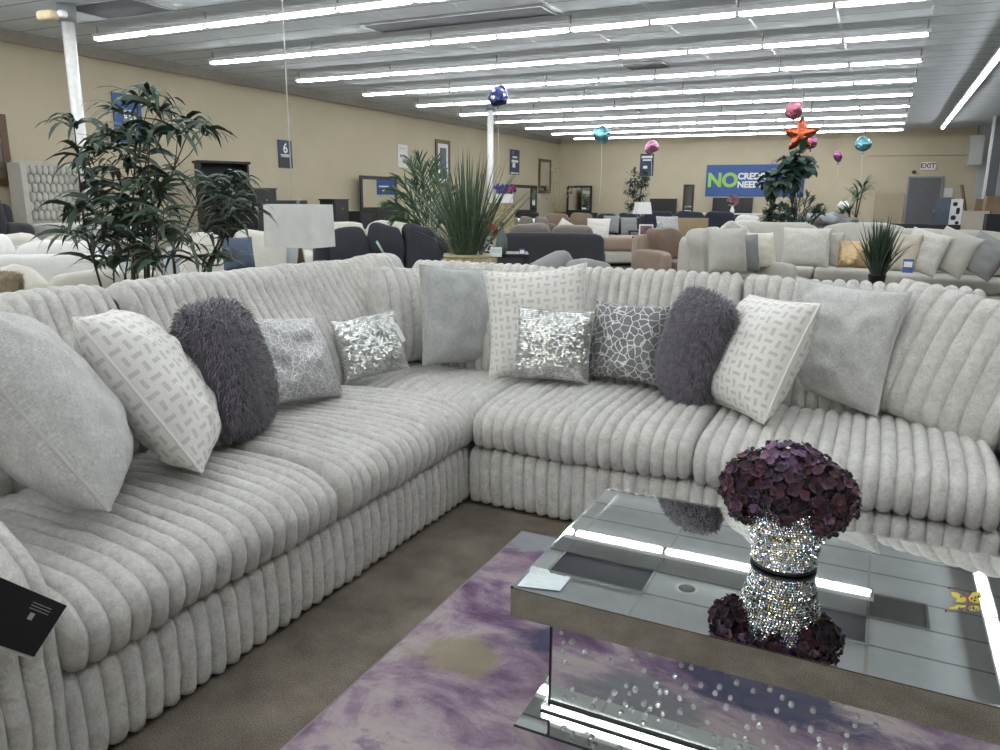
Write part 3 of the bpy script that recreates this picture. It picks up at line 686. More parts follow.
heads = [((-.090, -.03, .125), .080), ((.080, -.03, .13), .082), ((0, -.055, .118), .086), ((-.01, .0, .160), .086), ((.03, .07, .13), .08), ((-.06, .06, .13), .08), ((.0, -.052, .088), .074), ((.100, .0, .105), .072), ((-.112, .0, .105), .068), ((.085, -.045, .085), .064), ((-.09, -.045, .085), .064)]
for hi, (hc, hr) in enumerate(heads):
    m = MB(); hc = Vector(hc)
    for k in range(150):
        zc = 1-2*(k+.5)/150; a = k*2.39996; d = Vector((math.sqrt(1-zc*zc)*math.cos(a), math.sqrt(1-zc*zc)*math.sin(a), zc))
        d = (d+Vector((rng.gauss(0, .1), rng.gauss(0, .1), rng.gauss(0, .1)))).normalized()
        col = rng.choice(pal)
        if (hi == 3 and d.z > .3) or rng.random() < .06: col = rng.choice(pale)
        petal(m, hc+d*hr*rng.uniform(.72, .98)*Vector((1, 1, .85)).length/1.65, d, rng.uniform(.011, .017), col, rng)
    m.build('bloom', 'petal', bq)
m = MB()
for hc, hr in heads: m.tube([Vector((0, 0, -.09)), Vector((hc[0]*.3, hc[1]*.3, .02)), Vector(hc)], .004, 5)
m.build('stem', 'stem_brown', bq)
# ------------------------------------------------------------------ background furniture
for nm, c in dict(cloth_cream=(206, 203, 192), cloth_light=(186, 184, 176), cloth_white=(222, 222, 218), cloth_charcoal=(60, 61, 65), cloth_navy=(46, 50, 59), cloth_taupe=(120, 112, 106), cloth_tan=(152, 134, 120), cloth_brown=(124, 106, 93),
                  cloth_grey=(140, 142, 142), cloth_blue=(88, 102, 128), cloth_oat=(196, 188, 172), cloth_mist=(172, 178, 182)).items(): fabric(nm, c)
def sofa_bg(label, loc, rz, w, d, mat, n=3, bh=.95, sh=.45, arms=(1, 1), armh=.62, group=None, cm=None, name='sofa', cat='sofa', lump=.02):
    t = thing(name, label, cat, loc, rz, group); aw = .2; xl = -w/2+(aw if arms[0] else 0); xr = w/2-(aw if arms[1] else 0); cw = (xr-xl)/n
    MB().puff((0, .0, .17), (w-.04, d-.04, .22), 12, 6).build('base', mat, t)
    MB().puff((0, d/2-.12, (.1+bh-.12)/2), (w-.06, .22, bh-.2), 9, 6).build('back_frame', mat, t)
    for i in range(n):
        x = xl+cw*(i+.5)
        MB().puff((x, -.09, sh-.08), (cw-.01, d-.22, .2), 6, 7, lump=lump, seed=i).build('seat_cushion', cm or mat, t)
        MB().puff((x, d/2-.30, (sh+bh)/2+.0), (cw-.01, .24, bh-sh+.02), 4.5, 8, M=Matrix.Rotation(R(-9), 3, 'X'), lump=lump*1.6, seed=i+5).build('back_cushion', cm or mat, t)
    for k, s_ in ((0, -1), (1, 1)):
        if arms[k]: MB().puff((s_*(w/2-aw/2), -.02, armh/2+.03), (aw, d-.04, armh-.06), 6, 7).build('arm', mat, t)
    for sx_ in (-1, 1):
        for sy2 in (-1, 1): MB().lathe([(.022, 0), (.028, .065)], (sx_*(w/2-.1), sy2*(d/2-.1), 0), 8).build('leg', 'black_wood', t)
    return t
def table_bg(label, loc, rz, w, d, h, mat='black_wood', name='side_table', cat='table'):
    t = thing(name, label, cat, loc, rz)
    MB().box((0, 0, h-.02), (w, d, .04)).build('table_top', mat, t, smooth=False, mods='bevel')
    for sx_ in (-1, 1):
        for sy2 in (-1, 1): MB().box((sx_*(w/2-.03), sy2*(d/2-.03), (h-.04)/2), (.04, .04, h-.04)).build('leg', mat, t, smooth=False)
    MB().box((0, 0, .15), (w-.08, d-.08, .02)).build('shelf', mat, t, smooth=False)
    return t
def chest_bg(label, loc, rz, w, d, h, mat, rows_=3, cols=2, name='dresser', cat='dresser'):
    t = thing(name, label, cat, loc, rz)
    MB().box((0, 0, h/2+.03), (w, d, h-.06)).build('carcass', mat, t, smooth=False, mods='bevel'); MB().box((0, 0, h-.015), (w+.04, d+.03, .03)).build('table_top', mat, t, smooth=False)
    for i in range(cols):
        for j in range(rows_):
            dw_, dh = w/cols-.03, (h-.12)/rows_-.02; o = MB().box((-w/2+w/cols*(i+.5), -d/2-.008, .07+(h-.12)/rows_*(j+.5)), (dw_, .016, dh)).build('drawer', mat, t, smooth=False)
            MB().puff((-w/2+w/cols*(i+.5), -d/2-.03, .07+(h-.12)/rows_*(j+.5)), (.03, .03, .03), 2, 3).build('knob', 'grey_metal', o)
    for sx_ in (-1, 1): MB().box((sx_*(w/2-.04), 0, .03), (.06, d-.04, .06)).build('foot', mat, t, smooth=False)
    return t
def frame_mirror(label, c, rz, w, h, fw, fmat, gmat='mirror', name='mirror', cat='mirror', lean=0, depth=.04, feet=False):
    """upright frame; local front faces -y"""
    t = thing(name, label, cat, c, rz)
    if lean: t.rotation_euler = (R(-lean), 0, rz)
    m = MB(); m.box((0, 0, h-fw/2), (w, depth, fw)); m.box((0, 0, fw/2), (w, depth, fw)); m.box((-(w-fw)/2, 0, h/2), (fw, depth, h-2*fw+.002)); m.box(((w-fw)/2, 0, h/2), (fw, depth, h-2*fw+.002)); m.build('frame', fmat, t, smooth=False)
    MB().box((0, .005, h/2), (w-2*fw, depth*.4, h-2*fw)).build('glass' if gmat == 'mirror' else 'picture', gmat, t, smooth=False)
    return t
def bed_bg(label, loc, rz, w, L, z, hh, hmat, bmat, tuft=False):
    t = thing('bed', label, 'bed', loc, rz)     # local: headboard at +y, foot at -y
    MB().box((0, L/2-.05, hh/2), (w+.1, .08, hh)).build('headboard', hmat, t, smooth=False, mods='bevel')
    MB().box((0, 0, .18), (w, L-.1, .30)).build('bed_frame', hmat, t, smooth=False); MB().puff((0, -.02, z-.18), (w, L-.14, .36), 8, 8, lump=.02).build('mattress', bmat, t)
    return t
def lamp_bg(label, loc, rz, w, d, z0, z1, taper, shmat, base='cloth_oat', drum=False):
    """table lamp standing at loc; shade from z0 to z1 above loc"""
    t = thing('table_lamp', label, 'lamp', loc, rz)
    MB().lathe([(.07, 0), (.075, .015), (.03, .03), (.05, z0*.4), (.02, z0*.8), (.012, z0)], n=16).build('lamp_base', base, t); MB().tube([(0, 0, z0), (0, 0, z1+.01)], .008, 6).build('lamp_rod', 'grey_metal', t)
    if drum: MB().lathe([(w/2, z0), (w/2*taper, z1), (w/2*taper-.006, z1), (w/2-.006, z0)], n=24).build('lamp_shade', shmat, t)
    else:
        m = MB(); V = []
        for z, k in ((z0, 1), (z1, taper)):
            for e_ in (0, .008):
                V += [(sx_*(w/2*k-e_), sy2*(d/2*k-e_), z) for sx_, sy2 in ((-1, -1), (1, -1), (1, 1), (-1, 1))]
        F_ = []
        for i in range(4):
            j = (i+1) % 4; F_ += [(i, j, 8+j, 8+i), (4+j, 4+i, 12+i, 12+j), (8+i, 8+j, 12+j, 12+i), (j, i, 4+i, 4+j)]
        m.add(V, F_).build('lamp_shade', shmat, t, smooth=False)
    MB().puff((0, 0, z1+.02), (.025, .025, .035), 2, 4).build('finial', 'grey_metal', t)
    return t
def face(p, off=0): return math.atan2(-p.y, -p.x)+math.pi/2+R(off)      # rz that turns a local -y front to the camera
def bpil(label, px, py, D, w, h, off, lean, mat, T=.07, roll=0, kind=None, seed=0, name='throw_pillow', cat='pillow', group=None, seat=True, jit=.12):
    p = atd(px, py, D)
    if seat: top = p.z+h/2; h = min(.62, max(h, top-.54)); p.z = top-h/2
    th = math.degrees(math.atan2(-p.y, -p.x))+off
    return pillow(name, label, cat, p, th, lean, roll, w, h, T, mat, n=16, seed=seed+px, wr=.012, kind=kind, group=group, jit=jit)
def wall_panel(name, label, cat, wall, x0, y0, x1, y1, mat, dep=.02, inset=0.0):
    if wall == 'left':
        a, b = atx(x0, y0, WX+.01), atx(x1, y1, WX+.01); w_, h_ = abs(b.y-a.y), abs(a.z-b.z); t = thing(name, label, cat, (WX+dep/2+.002, (a.y+b.y)/2, (a.z+b.z)/2), R(90))
    else:
        a, b = aty(x0, y0, WY-.01), aty(x1, y1, WY-.01); w_, h_ = abs(b.x-a.x), abs(a.z-b.z); t = thing(name, label, cat, ((a.x+b.x)/2, WY-dep/2-.002, (a.z+b.z)/2), 0)
    MB().box((0, 0, 0), (w_, dep, h_)).build('panel', mat, t, smooth=False)
    return t, w_, h_
def bars(t, w_, h_, dep, rows_, mat='white_print'):
    for (fx, fz, fw, fh) in rows_: MB().box((fx*w_, -dep/2-.003, fz*h_), (fw*w_, .004, fh*h_)).build('printed_line', mat, t, smooth=False)

# wall decor
t, w_, h_ = wall_panel('wall_sign', 'blue sign on the left wall half hidden by the bamboo plant', 'sign', 'left', 111, 92, 144, 144, 'sign_blue')
bars(t, w_, h_, .02, [(-.1, .05, .12, .22), (.08, .08, .10, .2), (.26, .02, .12, .22), (0, -.2, .5, .07), (0, -.34, .4, .06)])
t, w_, h_ = wall_panel('wall_sign', 'blue and black sign with a white 6 beside the hanging string', 'sign', 'left', 277.5, 139.5, 292.5, 168.5, 'sign_navy')
MB().box((0, -.014, -h_*.3), (w_*.98, .006, h_*.38)).build('lower_band', 'sign_black', t, smooth=False)
text_mesh('6', h_*.5, 'white_print', 'lettering', t, (0, -.014, h_*.2), offset=.006); bars(t, w_, h_, .02, [(0, -.03, .7, .04), (0, -.09, .62, .025), (-.2, -.36, .35, .03)])
t, w_, h_ = wall_panel('wall_poster', 'narrow white poster on the left wall above the black dresser mirror', 'poster', 'left', 397.5, 144, 407.5, 168, 'paper')
bars(t, w_, h_, .02, [(0, .33, .6, .08)], 'film'); bars(t, w_, h_, .02, [(-.18, .0, .22, .12), (.12, .02, .2, .08), (.12, -.24, .3, .1)], 'grey_metal')
a, b = atx(434.5, 139, WX), atx(449, 187, WX)
t = frame_mirror('tall brown framed picture with white mat on the left wall above the palm', (WX+.04, (a.y+b.y)/2, b.z), R(90), b.y-a.y, a.z-b.z, .12, 'brown_wood', 'paper', 'framed_picture', 'picture')
MB().box((0, -.01, (a.z-b.z)/2), ((b.y-a.y)*.42, .02, (a.z-b.z)*.66)).build('artwork', plain('art_grey', (96, 104, 122), .6, var=.4, scale=3), t, smooth=False)
t, w_, h_ = wall_panel('wall_sign', 'navy sign with white lettering high on the left wall right of the middle pole', 'sign', 'left', 510, 149, 519, 175, 'sign_navy')
text_mesh('6', h_*.16, 'white_print', 'lettering', t, (-.2*w_, -.014, h_*.36), offset=.01); bars(t, w_, h_, .02, [(.0, .2, .5, .08), (0, .04, .7, .1), (-.1, -.12, .3, .2), (0, -.44, .8, .06)])
a, b = atx(538.5, 158.5, WX), atx(549.5, 193.5, WX)
t = frame_mirror('tall narrow dark framed mirror on the left wall near the far corner', (WX+.04, (a.y+b.y)/2, b.z), R(90), b.y-a.y, a.z-b.z, .12, 'brown_wood', 'mirror')
t, w_, h_ = wall_panel('wall_sign', 'bright blue sign on the left wall closest to the far corner', 'sign', 'left', 561, 154, 567.5, 172, 'sign_blue'); bars(t, w_, h_, .02, [(0, .25, .5, .12), (0, .05, .6, .12), (0, -.15, .4, .1)])
a, b = atx(-22, 112, WX), atx(12, 186, WX)
frame_mirror('brown framed mirror on the left wall at the left edge of the photo', (WX+.05, (a.y+b.y)/2, b.z), R(90), b.y-a.y, a.z-b.z, .12, 'brown_wood')
t, w_, h_ = wall_panel('wall_banner', 'wide blue banner reading NO CREDIT NEEDED on the far wall', 'banner', 'far', 707, 165, 803, 197, 'sign_blue')
text_mesh('NO', h_*.60, 'sign_green', 'lettering', t, (-w_*.325, -.014, 0), offset=.030)
text_mesh('CREDIT', h_*.27, 'white_print', 'lettering', t, (-w_*.168, -.014, h_*.13), offset=.014, align='LEFT'); text_mesh('NEEDED', h_*.27, 'white_print', 'lettering', t, (-w_*.168, -.014, -h_*.13), offset=.014, align='LEFT')
bars(t, w_, h_, .02, [(.38, -.18, .16, .05), (.36, -.34, .1, .05)])
t, w_, h_ = wall_panel('wall_sign', 'navy poster on the far wall behind the leafy green tree', 'sign', 'far', 640.5, 154, 653, 176, 'sign_navy'); bars(t, w_, h_, .02, [(0, .36, .8, .1), (0, .22, .6, .06), (-.1, -.1, .3, .12)])
t, w_, h_ = wall_panel('notice', 'white paper notice on the wall right of the grey door', 'poster', 'far', 944.5, 188, 952, 197, 'paper')

# hanging string over the white lamp
D_ = 5.4; a = atd(285, 0, D_); b = atd(292.5, 203, D_); dirn = (a-b).normalized(); k = (CZ-b.z)/1
tag(MB().tube([b+Vector((0, 0, .02)), Vector((b.x, b.y, CZ-.002))], .004, 6).build('hanging_string', 'string_white'), 'thin white string hanging from the ceiling down to the white lamp', 'string')

# left region
a, b = atx(12, 200, WX+.2), atx(82, 200, WX+.2); yc = (a.y+b.y)/2; wd = b.y-a.y
hz = zz(47, 162, ray(47, 162).dot(FW)*((atx(47, 162, WX+.2).length and (atx(47, 162, WX+.2)-Vector((0, 0, H))).dot(FW))))
t = bed_bg('bed with tall tufted beige headboard against the left wall', (WX+1.25, yc, 0), R(90), wd-.2, 2.1, .90, hz, 'cloth_light', 'cloth_white')
m = MB(); nn_ = 9
for i in range(nn_):
    for j in range(6):
        m.puff((-(wd-.3)/2+(wd-.3)*(i+.5+.5*(j % 2)-.25)/nn_, .94, .95+(hz-1.02)*(j+.5)/6), ((wd-.3)/nn_*1.0, .1, (hz-1.0)/6*1.15), 2.2, 4)
tag(m.build('tufting', 'cloth_light', t), 'diamond tufted panel')
for s_ in (-1, 1): MB().box((s_*(wd/2-.02), .85, hz/2-.02), (.1, .36, hz-.04)).build('headboard_wing', 'cloth_light', t, smooth=False, mods='bevel')
p = gp(-14, 11.5); sofa_bg('black velvet armchair with rolled arms at the left edge', p, face(p, 20), .95, .9, 'cloth_charcoal', 1, 1.35, .5, armh=.95, name='armchair', cat='chair')
p = gp(8, 8.6); sofa_bg('dark grey edged cream sofa, second sofa behind the left run', p, face(p, 170), 2.3, .95, 'cloth_mist', 3, .92, cm='cloth_cream')
p = gp(16, 6.4); sofa_bg('white puffy sofa seen from behind, left of the bamboo plant', p, face(p, 172), 1.55, 1.0, 'cloth_white', 2, 1.0, cm='cloth_white', lump=.05)
p = gp(45, 4.9); sofa_bg('cream sofa with smooth low back right behind the left run of the sectional', p, face(p, 175), 1.7, .95, 'cloth_cream', 2, .88, cm='cloth_cream', lump=.05)
pillow('fur_pillow', 'fluffy beige and brown fur pillow peeking over the sofa back at far left', 'pillow', atd(-6, 292, 4.0), -60, 20, 0, .24, .20, .09, plain('fur_beige', (176, 160, 138), .9, var=.3, scale=30), n=16, kind='shag', seed=21, fibre='fur_beige')
p = gp(224, 16.0); t = chest_bg('tall black hutch against the left wall behind the bamboo plant', p, R(62), 1.0, .45, 1.0, 'black_wood', 3, 2, 'hutch', 'cabinet')
hz = zz(220, 162, 16.0)
m = MB(); m.box((0, .17, (1+hz)/2), (.96, .04, hz-1)); m.box((-.48, 0, (1+hz)/2), (.04, .38, hz-1)); m.box((.48, 0, (1+hz)/2), (.04, .38, hz-1)); m.box((0, 0, 1.38), (.96, .36, .03)); m.box((0, 0, hz-.02), (1.06, .46, .05)); m.build('upper_shelves', 'black_wood', t, smooth=False)
p = gp(256, 15.0); chest_bg('dark armoire right of the black hutch, mostly behind drooping leaves', p, R(90), .6, .5, zz(256, 188, 15.0), 'black_wood', 4, 1, 'armoire', 'cabinet')
p = gp(226, 6.8); sofa_bg('pale grey sofa behind the left run, left of the white lamp', p, face(p, -8), 1.35, .95, 'cloth_mist', 2, 1.04, cm='cloth_cream')
bpil('slate blue square pillow on the pale grey sofa behind the plant', 238, 254, 6.3, .26, .28, 15, 15, plain('slate', (84, 96, 116), .9), seat=False)
p = gp(298, 5.3); table_bg('dark end table under the white rectangular lamp', p, face(p, 30), .6, .55, .66, 'brown_wood')
lamp_bg('table lamp with a big white marbled rectangular shade', Vector((p.x, p.y, .66)), face(p, -38), .40, .27, 1.0-.66+.02, 1.30-.66+.01, .97, plain('shade_marble', (232, 233, 229), .45, var=.07, scale=9), base='brown_wood')
p = gp(298, 18.6); bed_bg('low black bed along the left wall behind the white lamp', (WX+1.15, p.y, 0), R(90), 1.6, 2.0, .8, 1.30, 'black_wood', 'cloth_mist')
p = gp(334, 17.0); o = chest_bg('small black cabinet between the white lamp and the black dresser', p, R(90), .5, .4, zz(334, 199, 17.0), 'black_wood', 4, 1, 'cabinet', 'cabinet')
p = gp(374, 20.3); dz_ = zz(374, 212, 20.3); t = chest_bg('black dresser under a square black framed mirror, by the left wall', (WX+.4, atx(376, 200, WX+.4).y, 0), R(90), 2.2, .5, dz_, 'black_wood', 3, 3)
ya, yb = atx(360.5, 200, WX+.25).y, atx(397, 200, WX+.25).y
frame_mirror('square black framed dresser mirror on the black dresser left of the palm', (WX+.25, (ya+yb)/2, dz_+.005), R(90), yb-ya, zz(378, 175, 20.8)-dz_, .10, 'black_wood')
p = gp(365, 11.0); sofa_bg('cream sofa whose top shows behind the charcoal sofa', p, face(p, 5), 1.9, .95, 'cloth_cream', 2, 1.02)
p = gp(388, 8.2); sofa_bg('charcoal sofa with big loose back cushions left of the grass plant', p, face(p, 12), 1.6, .95, 'cloth_charcoal', 3, 1.06, cm='navy', arms=(1, 1), armh=.7, lump=.04)
p = atd(381, 249, 6.6); tag(MB().box((0, 0, 0), (.02, .006, .16), M=Matrix.Rotation(R(-35), 3, 'Y')).build('price_tag', plain('tag_green', (150, 180, 160), .5), loc=p), 'slim green and white tag on the charcoal sofa', 'tag')
tag(bpy.data.objects['price_tag'])
# tan chest with planter
p = gp(502, 14); zt = zz(502, 203, 14); chest_bg('tan woven chest behind the grass plant with a white planter on top', p, face(p, 0), .48, .4, zt, 'straw', 4, 1, 'chest', 'cabinet')
t = thing('flower_planter', 'white rectangular planter of purple and red flowers on the tan chest', 'flowers', (p.x+.05, p.y, zt))
MB().box((0, 0, .08), (.28, .14, .16)).build('planter', 'gloss_white', t, smooth=False, mods='bevel')
rng = random.Random(4); m = MB(); m2_ = MB()
for k in range(46):
    c_ = Vector((rng.uniform(-.18, .2), rng.uniform(-.06, .06), .2+rng.uniform(-.02, .12))); col = lin((92, 70, 150)) if c_.x < .06 or rng.random() < .3 else lin((160, 60, 90))
    petal(m, c_, Vector((rng.gauss(0, .5), -1, rng.gauss(.3, .4))).normalized(), .035, col, rng)
m.build('bloom', 'petal', t)
# red flowers in patterned vase on a table
p = gp(502, 8.7); zt = .76; table_bg('dark side table with the red flowers, behind the right run of the sectional', p, face(p), .62, .5, zt)
q = gp(489, 8.5); t = thing('flower_vase', 'black and white vase of red flowers right of the grass plant', 'vase', (q.x, q.y, zt))
vs_ = NT('vase_check', .3); v = vs_.coord(); ck = vs_.n('ShaderNodeTexVoronoi'); ck.inputs['Scale'].default_value = 26; vs_.l(v, ck.inputs['Vector']); vs_.col(vs_.ramp(ck.outputs['Distance'], [(.35, lin((30, 30, 34))), (.5, lin((200, 200, 200)))], 'CONSTANT'))
zq = zz(489, 236, 8.5)-zt; MB().lathe([(.05, 0), (.055, zq*.3), (.05, zq), (.044, zq), (.044, zq-.02)], n=20).build('vase_body', 'vase_check', t)
m = MB(); rng = random.Random(8)
for k in range(60):
    d = Vector((rng.gauss(0, 1), rng.gauss(0, 1), rng.gauss(.5, 1))).normalized(); petal(m, Vector((0, 0, zq+.06))+Vector((d.x*.085, d.y*.085, d.z*.06)), d, .03, lin((190, 52, 56)), rng)
m.build('bloom', 'petal', t)
q = gp(502, 8.45); t = thing('bottle_vase', 'grey-green bottle-shaped vase beside the red flowers', 'vase', (q.x, q.y, zt)); zq = zz(502, 222, 8.45)-zt
MB().lathe([(.05, 0), (.065, zq*.2), (.06, zq*.5), (.022, zq*.75), (.022, zq*.97), (.03, zq)], n=20).build('body', plain('vase_green', (92, 104, 100), .4), t)
for px, py, dd, ww, hh, mt, lb in ((496, 252, 7.9, .12, .10, 'paper', 'white folded price card below the red flowers'), (522, 253, 8.6, .06, .10, 'sign_blue', 'light blue price tag on the back of the dark sofa'), (908, 266, 5.6, .07, .10, 'sign_blue', 'blue and white price tag beside the spiky green plant at right')):
    q = atd(px, py, dd); t = thing('price_card', lb, 'tag', q, face(q)); MB().box((0, 0, 0), (ww, .004, hh), M=Matrix.Rotation(R(-15), 3, 'X')).build('card', mt, t, smooth=False)
    MB().box((0, -.006, .012), (ww*.8, .002, hh*.4), M=Matrix.Rotation(R(-15), 3, 'X')).build('printed_area', 'paper' if mt != 'paper' else 'film', t, smooth=False)
# middle region
p = gp(553, 11.5); sofa_bg('dark two-tone loveseat seen from behind in the middle of the store', p, face(p, 178), 1.62, .95, 'cloth_charcoal', 2, 1.0, cm='cloth_taupe')
p = gp(575, 5.6); sofa_bg('soft grey sofa directly behind the right run, only cushion tops showing', p, face(p, 170), 1.05, .9, 'cloth_grey', 2, .945, cm='cloth_grey', lump=.05)
p = gp(527, 15); sofa_bg('grey brown sofa with plump cushions behind the dark loveseat', p, face(p, 0), 1.3, .9, 'cloth_taupe', 3, 1.02)
p = gp(515, 19); bed_bg('white made bed behind the grey brown sofa', p, R(90), 1.6, 2.0, .9, 1.0, 'black_wood', 'cloth_white')
p = gp(566, 18.2); sofa_bg('tan sofa with brown pillow back near the middle of the store', p, face(p, 4), 1.35, .95, 'cloth_tan', 2, 1.05, cm='cloth_brown', arms=(1, 0))
bpil('small cream pillow on the tan sofa', 564, 227, 16.4, .36, .3, -10, 20, 'cloth_cream', roll=-30)
p = gp(620, 16.4); t = thing('chaise', 'tan upholstered chaise next to the patterned white pillow', 'chaise', p, face(p, 8)); MB().puff((0, 0, .19), (1.25, 1.0, .26), 10, 6).build('base', 'cloth_light', t); MB().puff((0, 0, .46), (1.3, 1.04, .32), 6, 8, lump=.03).build('seat_cushion', 'cloth_tan', t)
for sx_ in (-1, 1):
    for s2 in (-1, 1): MB().box((sx_*.5, s2*.4, .035), (.06, .06, .07)).build('leg', 'black_wood', t, smooth=False)
bpil('white patterned pillow upright beside the tan chaise', 598, 229, 16.2, .5, .46, -12, 15, 'basket_weave')
p = gp(618, 20.5); sofa_bg('navy sofa beyond the tan chaise, left part', p, face(p, 0), 1.5, .95, 'cloth_navy', 2, 1.02)
bpil('grey pillow on the navy sofa, nearer the tan sofa', 611, 223, 19.6, .42, .4, -10, 20, 'cloth_grey'); bpil('grey pillow at the right arm of the navy sofa', 629, 226, 19.0, .42, .45, 15, 20, 'cloth_grey')
p = gp(690, 21); sofa_bg('dark navy sofa behind the tan recliner', p, face(p, 0), 2.9, .95, 'cloth_navy', 3, 1.08)
bpil('grey patterned pillow against the navy sofa above the small black table', 668, 227, 15.0, .45, .45, 20, 20, 'crackle_silver')
p = gp(653, 13.6); zt = .74; chest_bg('small black nightstand holding a photo frame and bottle', p, face(p), .62, .45, zt, 'black_wood', 2, 1, 'nightstand', 'table')
q = gp(647.5, 13.5); t = thing('photo_frame', 'white framed photo on the small black table', 'picture', (q.x, q.y, zt+.002), face(q)); MB().box((0, 0, .11), (.25, .015, .2)).build('frame', 'gloss_white', t, smooth=False); MB().box((0, -.009, .11), (.2, .004, .15)).build('picture', plain('photo_print', (120, 88, 90), .5, var=.6, scale=12), t, smooth=False)
q = gp(660, 13.5); t = thing('water_bottle', 'clear blue bottle beside the white photo frame', 'bottle', (q.x, q.y, zt)); MB().lathe([(.045, 0), (.05, .02), (.05, .15), (.02, .2), (.02, .24)], n=14).build('body', plain('bottle_blue', (150, 180, 200), .2), t); MB().lathe([(.023, .235), (.023, .26)], n=12).build('cap', 'gloss_white', t)
p = gp(643, 17.6); table_bg('black nightstand under the white square lamp', p, face(p), .6, .5, .7)
lamp_bg('table lamp with crinkled white square shade by the green tree', Vector((p.x, p.y, .70)), face(p, 20), .36, .3, zz(643, 214, 17.6)-.7, zz(643, 202, 17.6)-.7, .8, 'gloss_white', 'black_wood')
p = gp(674, 11.8); sofa_bg('tan brown recliner armchair left of the pale sectional', p, face(p, 35), .95, .95, 'cloth_tan', 1, .95, cm='cloth_brown', name='recliner', cat='chair', lump=.05)
p = gp(693, 16); t = thing('wooden_headboard', 'plain light wooden headboard panel beyond the tan recliner', 'headboard', p, face(p)); MB().box((0, 0, (zz(693, 218, 16))/2), (.68, .05, zz(693, 218, 16))).build('board', 'tan_wood', t, smooth=False)
for s_ in (-1, 1): MB().box((s_*.3, .12, .02), (.05, .3, .04)).build('foot', 'tan_wood', t, smooth=False)
# mirrors and dressers on the left and far walls
p = gp(524, 27); dz_ = zz(524, 215, 27); chest_bg('black dresser on the left wall under a wide black mirror', (WX+.4, atx(524, 200, WX+.4).y, 0), R(90), 1.9, .5, dz_, 'black_wood', 2, 3)
frame_mirror('wide black dresser mirror right of the middle pole', (WX+.25, atx(524, 200, WX+.25).y, dz_+.005), R(90), 2.6, zz(524, 184, 29)-dz_, .12, 'black_wood')
q = atx(577, 200, WX+.3)
p = aty(578, 200, WY-.5); dz_ = zz(578, 212, 36); chest_bg('black dresser in the far left corner under a square mirror', (p.x, p.y, 0), 0, 1.7, .5, dz_, 'black_wood', 2, 3)
frame_mirror('square black dresser mirror in the far left corner', (p.x, p.y+.15, dz_+.005), 0, 1.2, zz(578, 186.5, 36)-dz_, .10, 'black_wood')
for x0, y0, x1, lb in ((650, 198.5, 677, 'black panel bed against the far wall right of the green tree'), (713, 197.5, 753, 'wide black panel bed against the far wall under the blue banner')):
    a, b = aty(x0, y0, WY-.2), aty(x1, y0, WY-.2); bed_bg(lb, ((a.x+b.x)/2, WY-1.15, 0), 0, b.x-a.x-.1, 2.05, .75, a.z, 'black_wood', 'cloth_navy')
a, b = aty(684.5, 184.5, 31), aty(694, 184.5, 31); t = frame_mirror('standing dark framed mirror between the two black beds on the far wall', ((a.x+b.x)/2, 31, .72), R(18), b.x-a.x+.05, a.z-.72, .08, 'black_wood')
chest_bg('black chest under the standing mirror at the far wall', ((a.x+b.x)/2, 31, 0), 0, 2.6, .5, .715, 'black_wood', 2, 3)
p = gp(672, 24); dz_ = .9
p = gp(727, 26); table_bg('long console with a white runner below the blue banner', p, face(p), 2.4, .5, .98, 'cloth_white', 'console_table')
p2_ = gp(733, 26); t = thing('flower_vase', 'pink flowers in a white vase on the console below the banner', 'vase', (p2_.x, p2_.y, .98)); MB().lathe([(.05, 0), (.08, .08), (.04, .2), (.05, .24)], n=16).build('vase_body', 'gloss_white', t)
m = MB(); rng = random.Random(9)
for k in range(40):
    d = Vector((rng.gauss(0, 1), rng.gauss(0, 1), rng.gauss(.4, 1))).normalized(); petal(m, Vector((0, 0, .42))+d*.17, d, .06, lin((150, 110, 122)), rng)
m.build('bloom', 'petal', t)
p = gp(749, 16.5); sofa_bg('white slipcovered dining chair under the right half of the banner', p, face(p, 180), .52, .55, 'cloth_white', 1, 1.08, .48, arms=(0, 0), name='dining_chair', cat='chair')
# pale sectional at right
plain('embossed', (206, 204, 196), .9, var=.12, scale=45, bump=.6, bscale=30)
SL = 'pillows on the pale sectional at the right'
p = gp(822, 10.8); sofa_bg('pale oatmeal sectional middle section facing the camera', p, R(0), 2.35, 1.0, 'cloth_light', 2, 1.06, arms=(0, 0), cm='cloth_light')
p = gp(742, 9.3); sofa_bg('left wing of the pale sectional with plump rounded cushions', p, R(62), 1.25, .95, 'cloth_light', 2, 1.06, arms=(0, 1), cm='cloth_light', lump=.06)
p = gp(958, 9.6); sofa_bg('right section of the pale sectional behind three patterned pillows', p, R(-14), 1.75, 1.0, 'cloth_light', 1, 1.02, arms=(0, 1), armh=.62, cm='cloth_light')
bpil('taupe grey pillow leaning on the left wing of the pale sectional', 727, 249, 8.9, .48, .5, 25, 15, 'cloth_light', T=.09, group=None)
bpil('grey pillow second from the left on the pale sectional', 744, 251, 9.2, .4, .42, 30, 15, 'cloth_grey', T=.08)
bpil('ivory pillow third from the left on the pale sectional', 761, 249, 9.6, .4, .42, 35, 15, plain('ivory', (224, 220, 204), .9), T=.08)
bpil('large pale embossed pillow in the middle of the pale sectional', 806, 247, 9.8, .58, .5, 0, 14, 'embossed', T=.09)
bpil('grey beige pillow right of the large embossed one on the sectional', 829, 249, 9.9, .34, .44, -20, 14, 'cloth_light', T=.08)
t, Mq, oq = bpil('gold sequin pillow on the pale sectional', 853, 252, 9.7, .36, .29, 0, 14, 'gold_sequin', T=.06, kind='sequin', jit=.5)
for ch in t.children:
    if ch.name.startswith('sequin'): ch.data.materials.clear(); ch.data.materials.append(MATS['gold_sequin'])
bpil('tan pillow behind the spiky plant on the right sectional section', 905, 252, 9.2, .36, .44, -40, 14, 'cloth_oat')
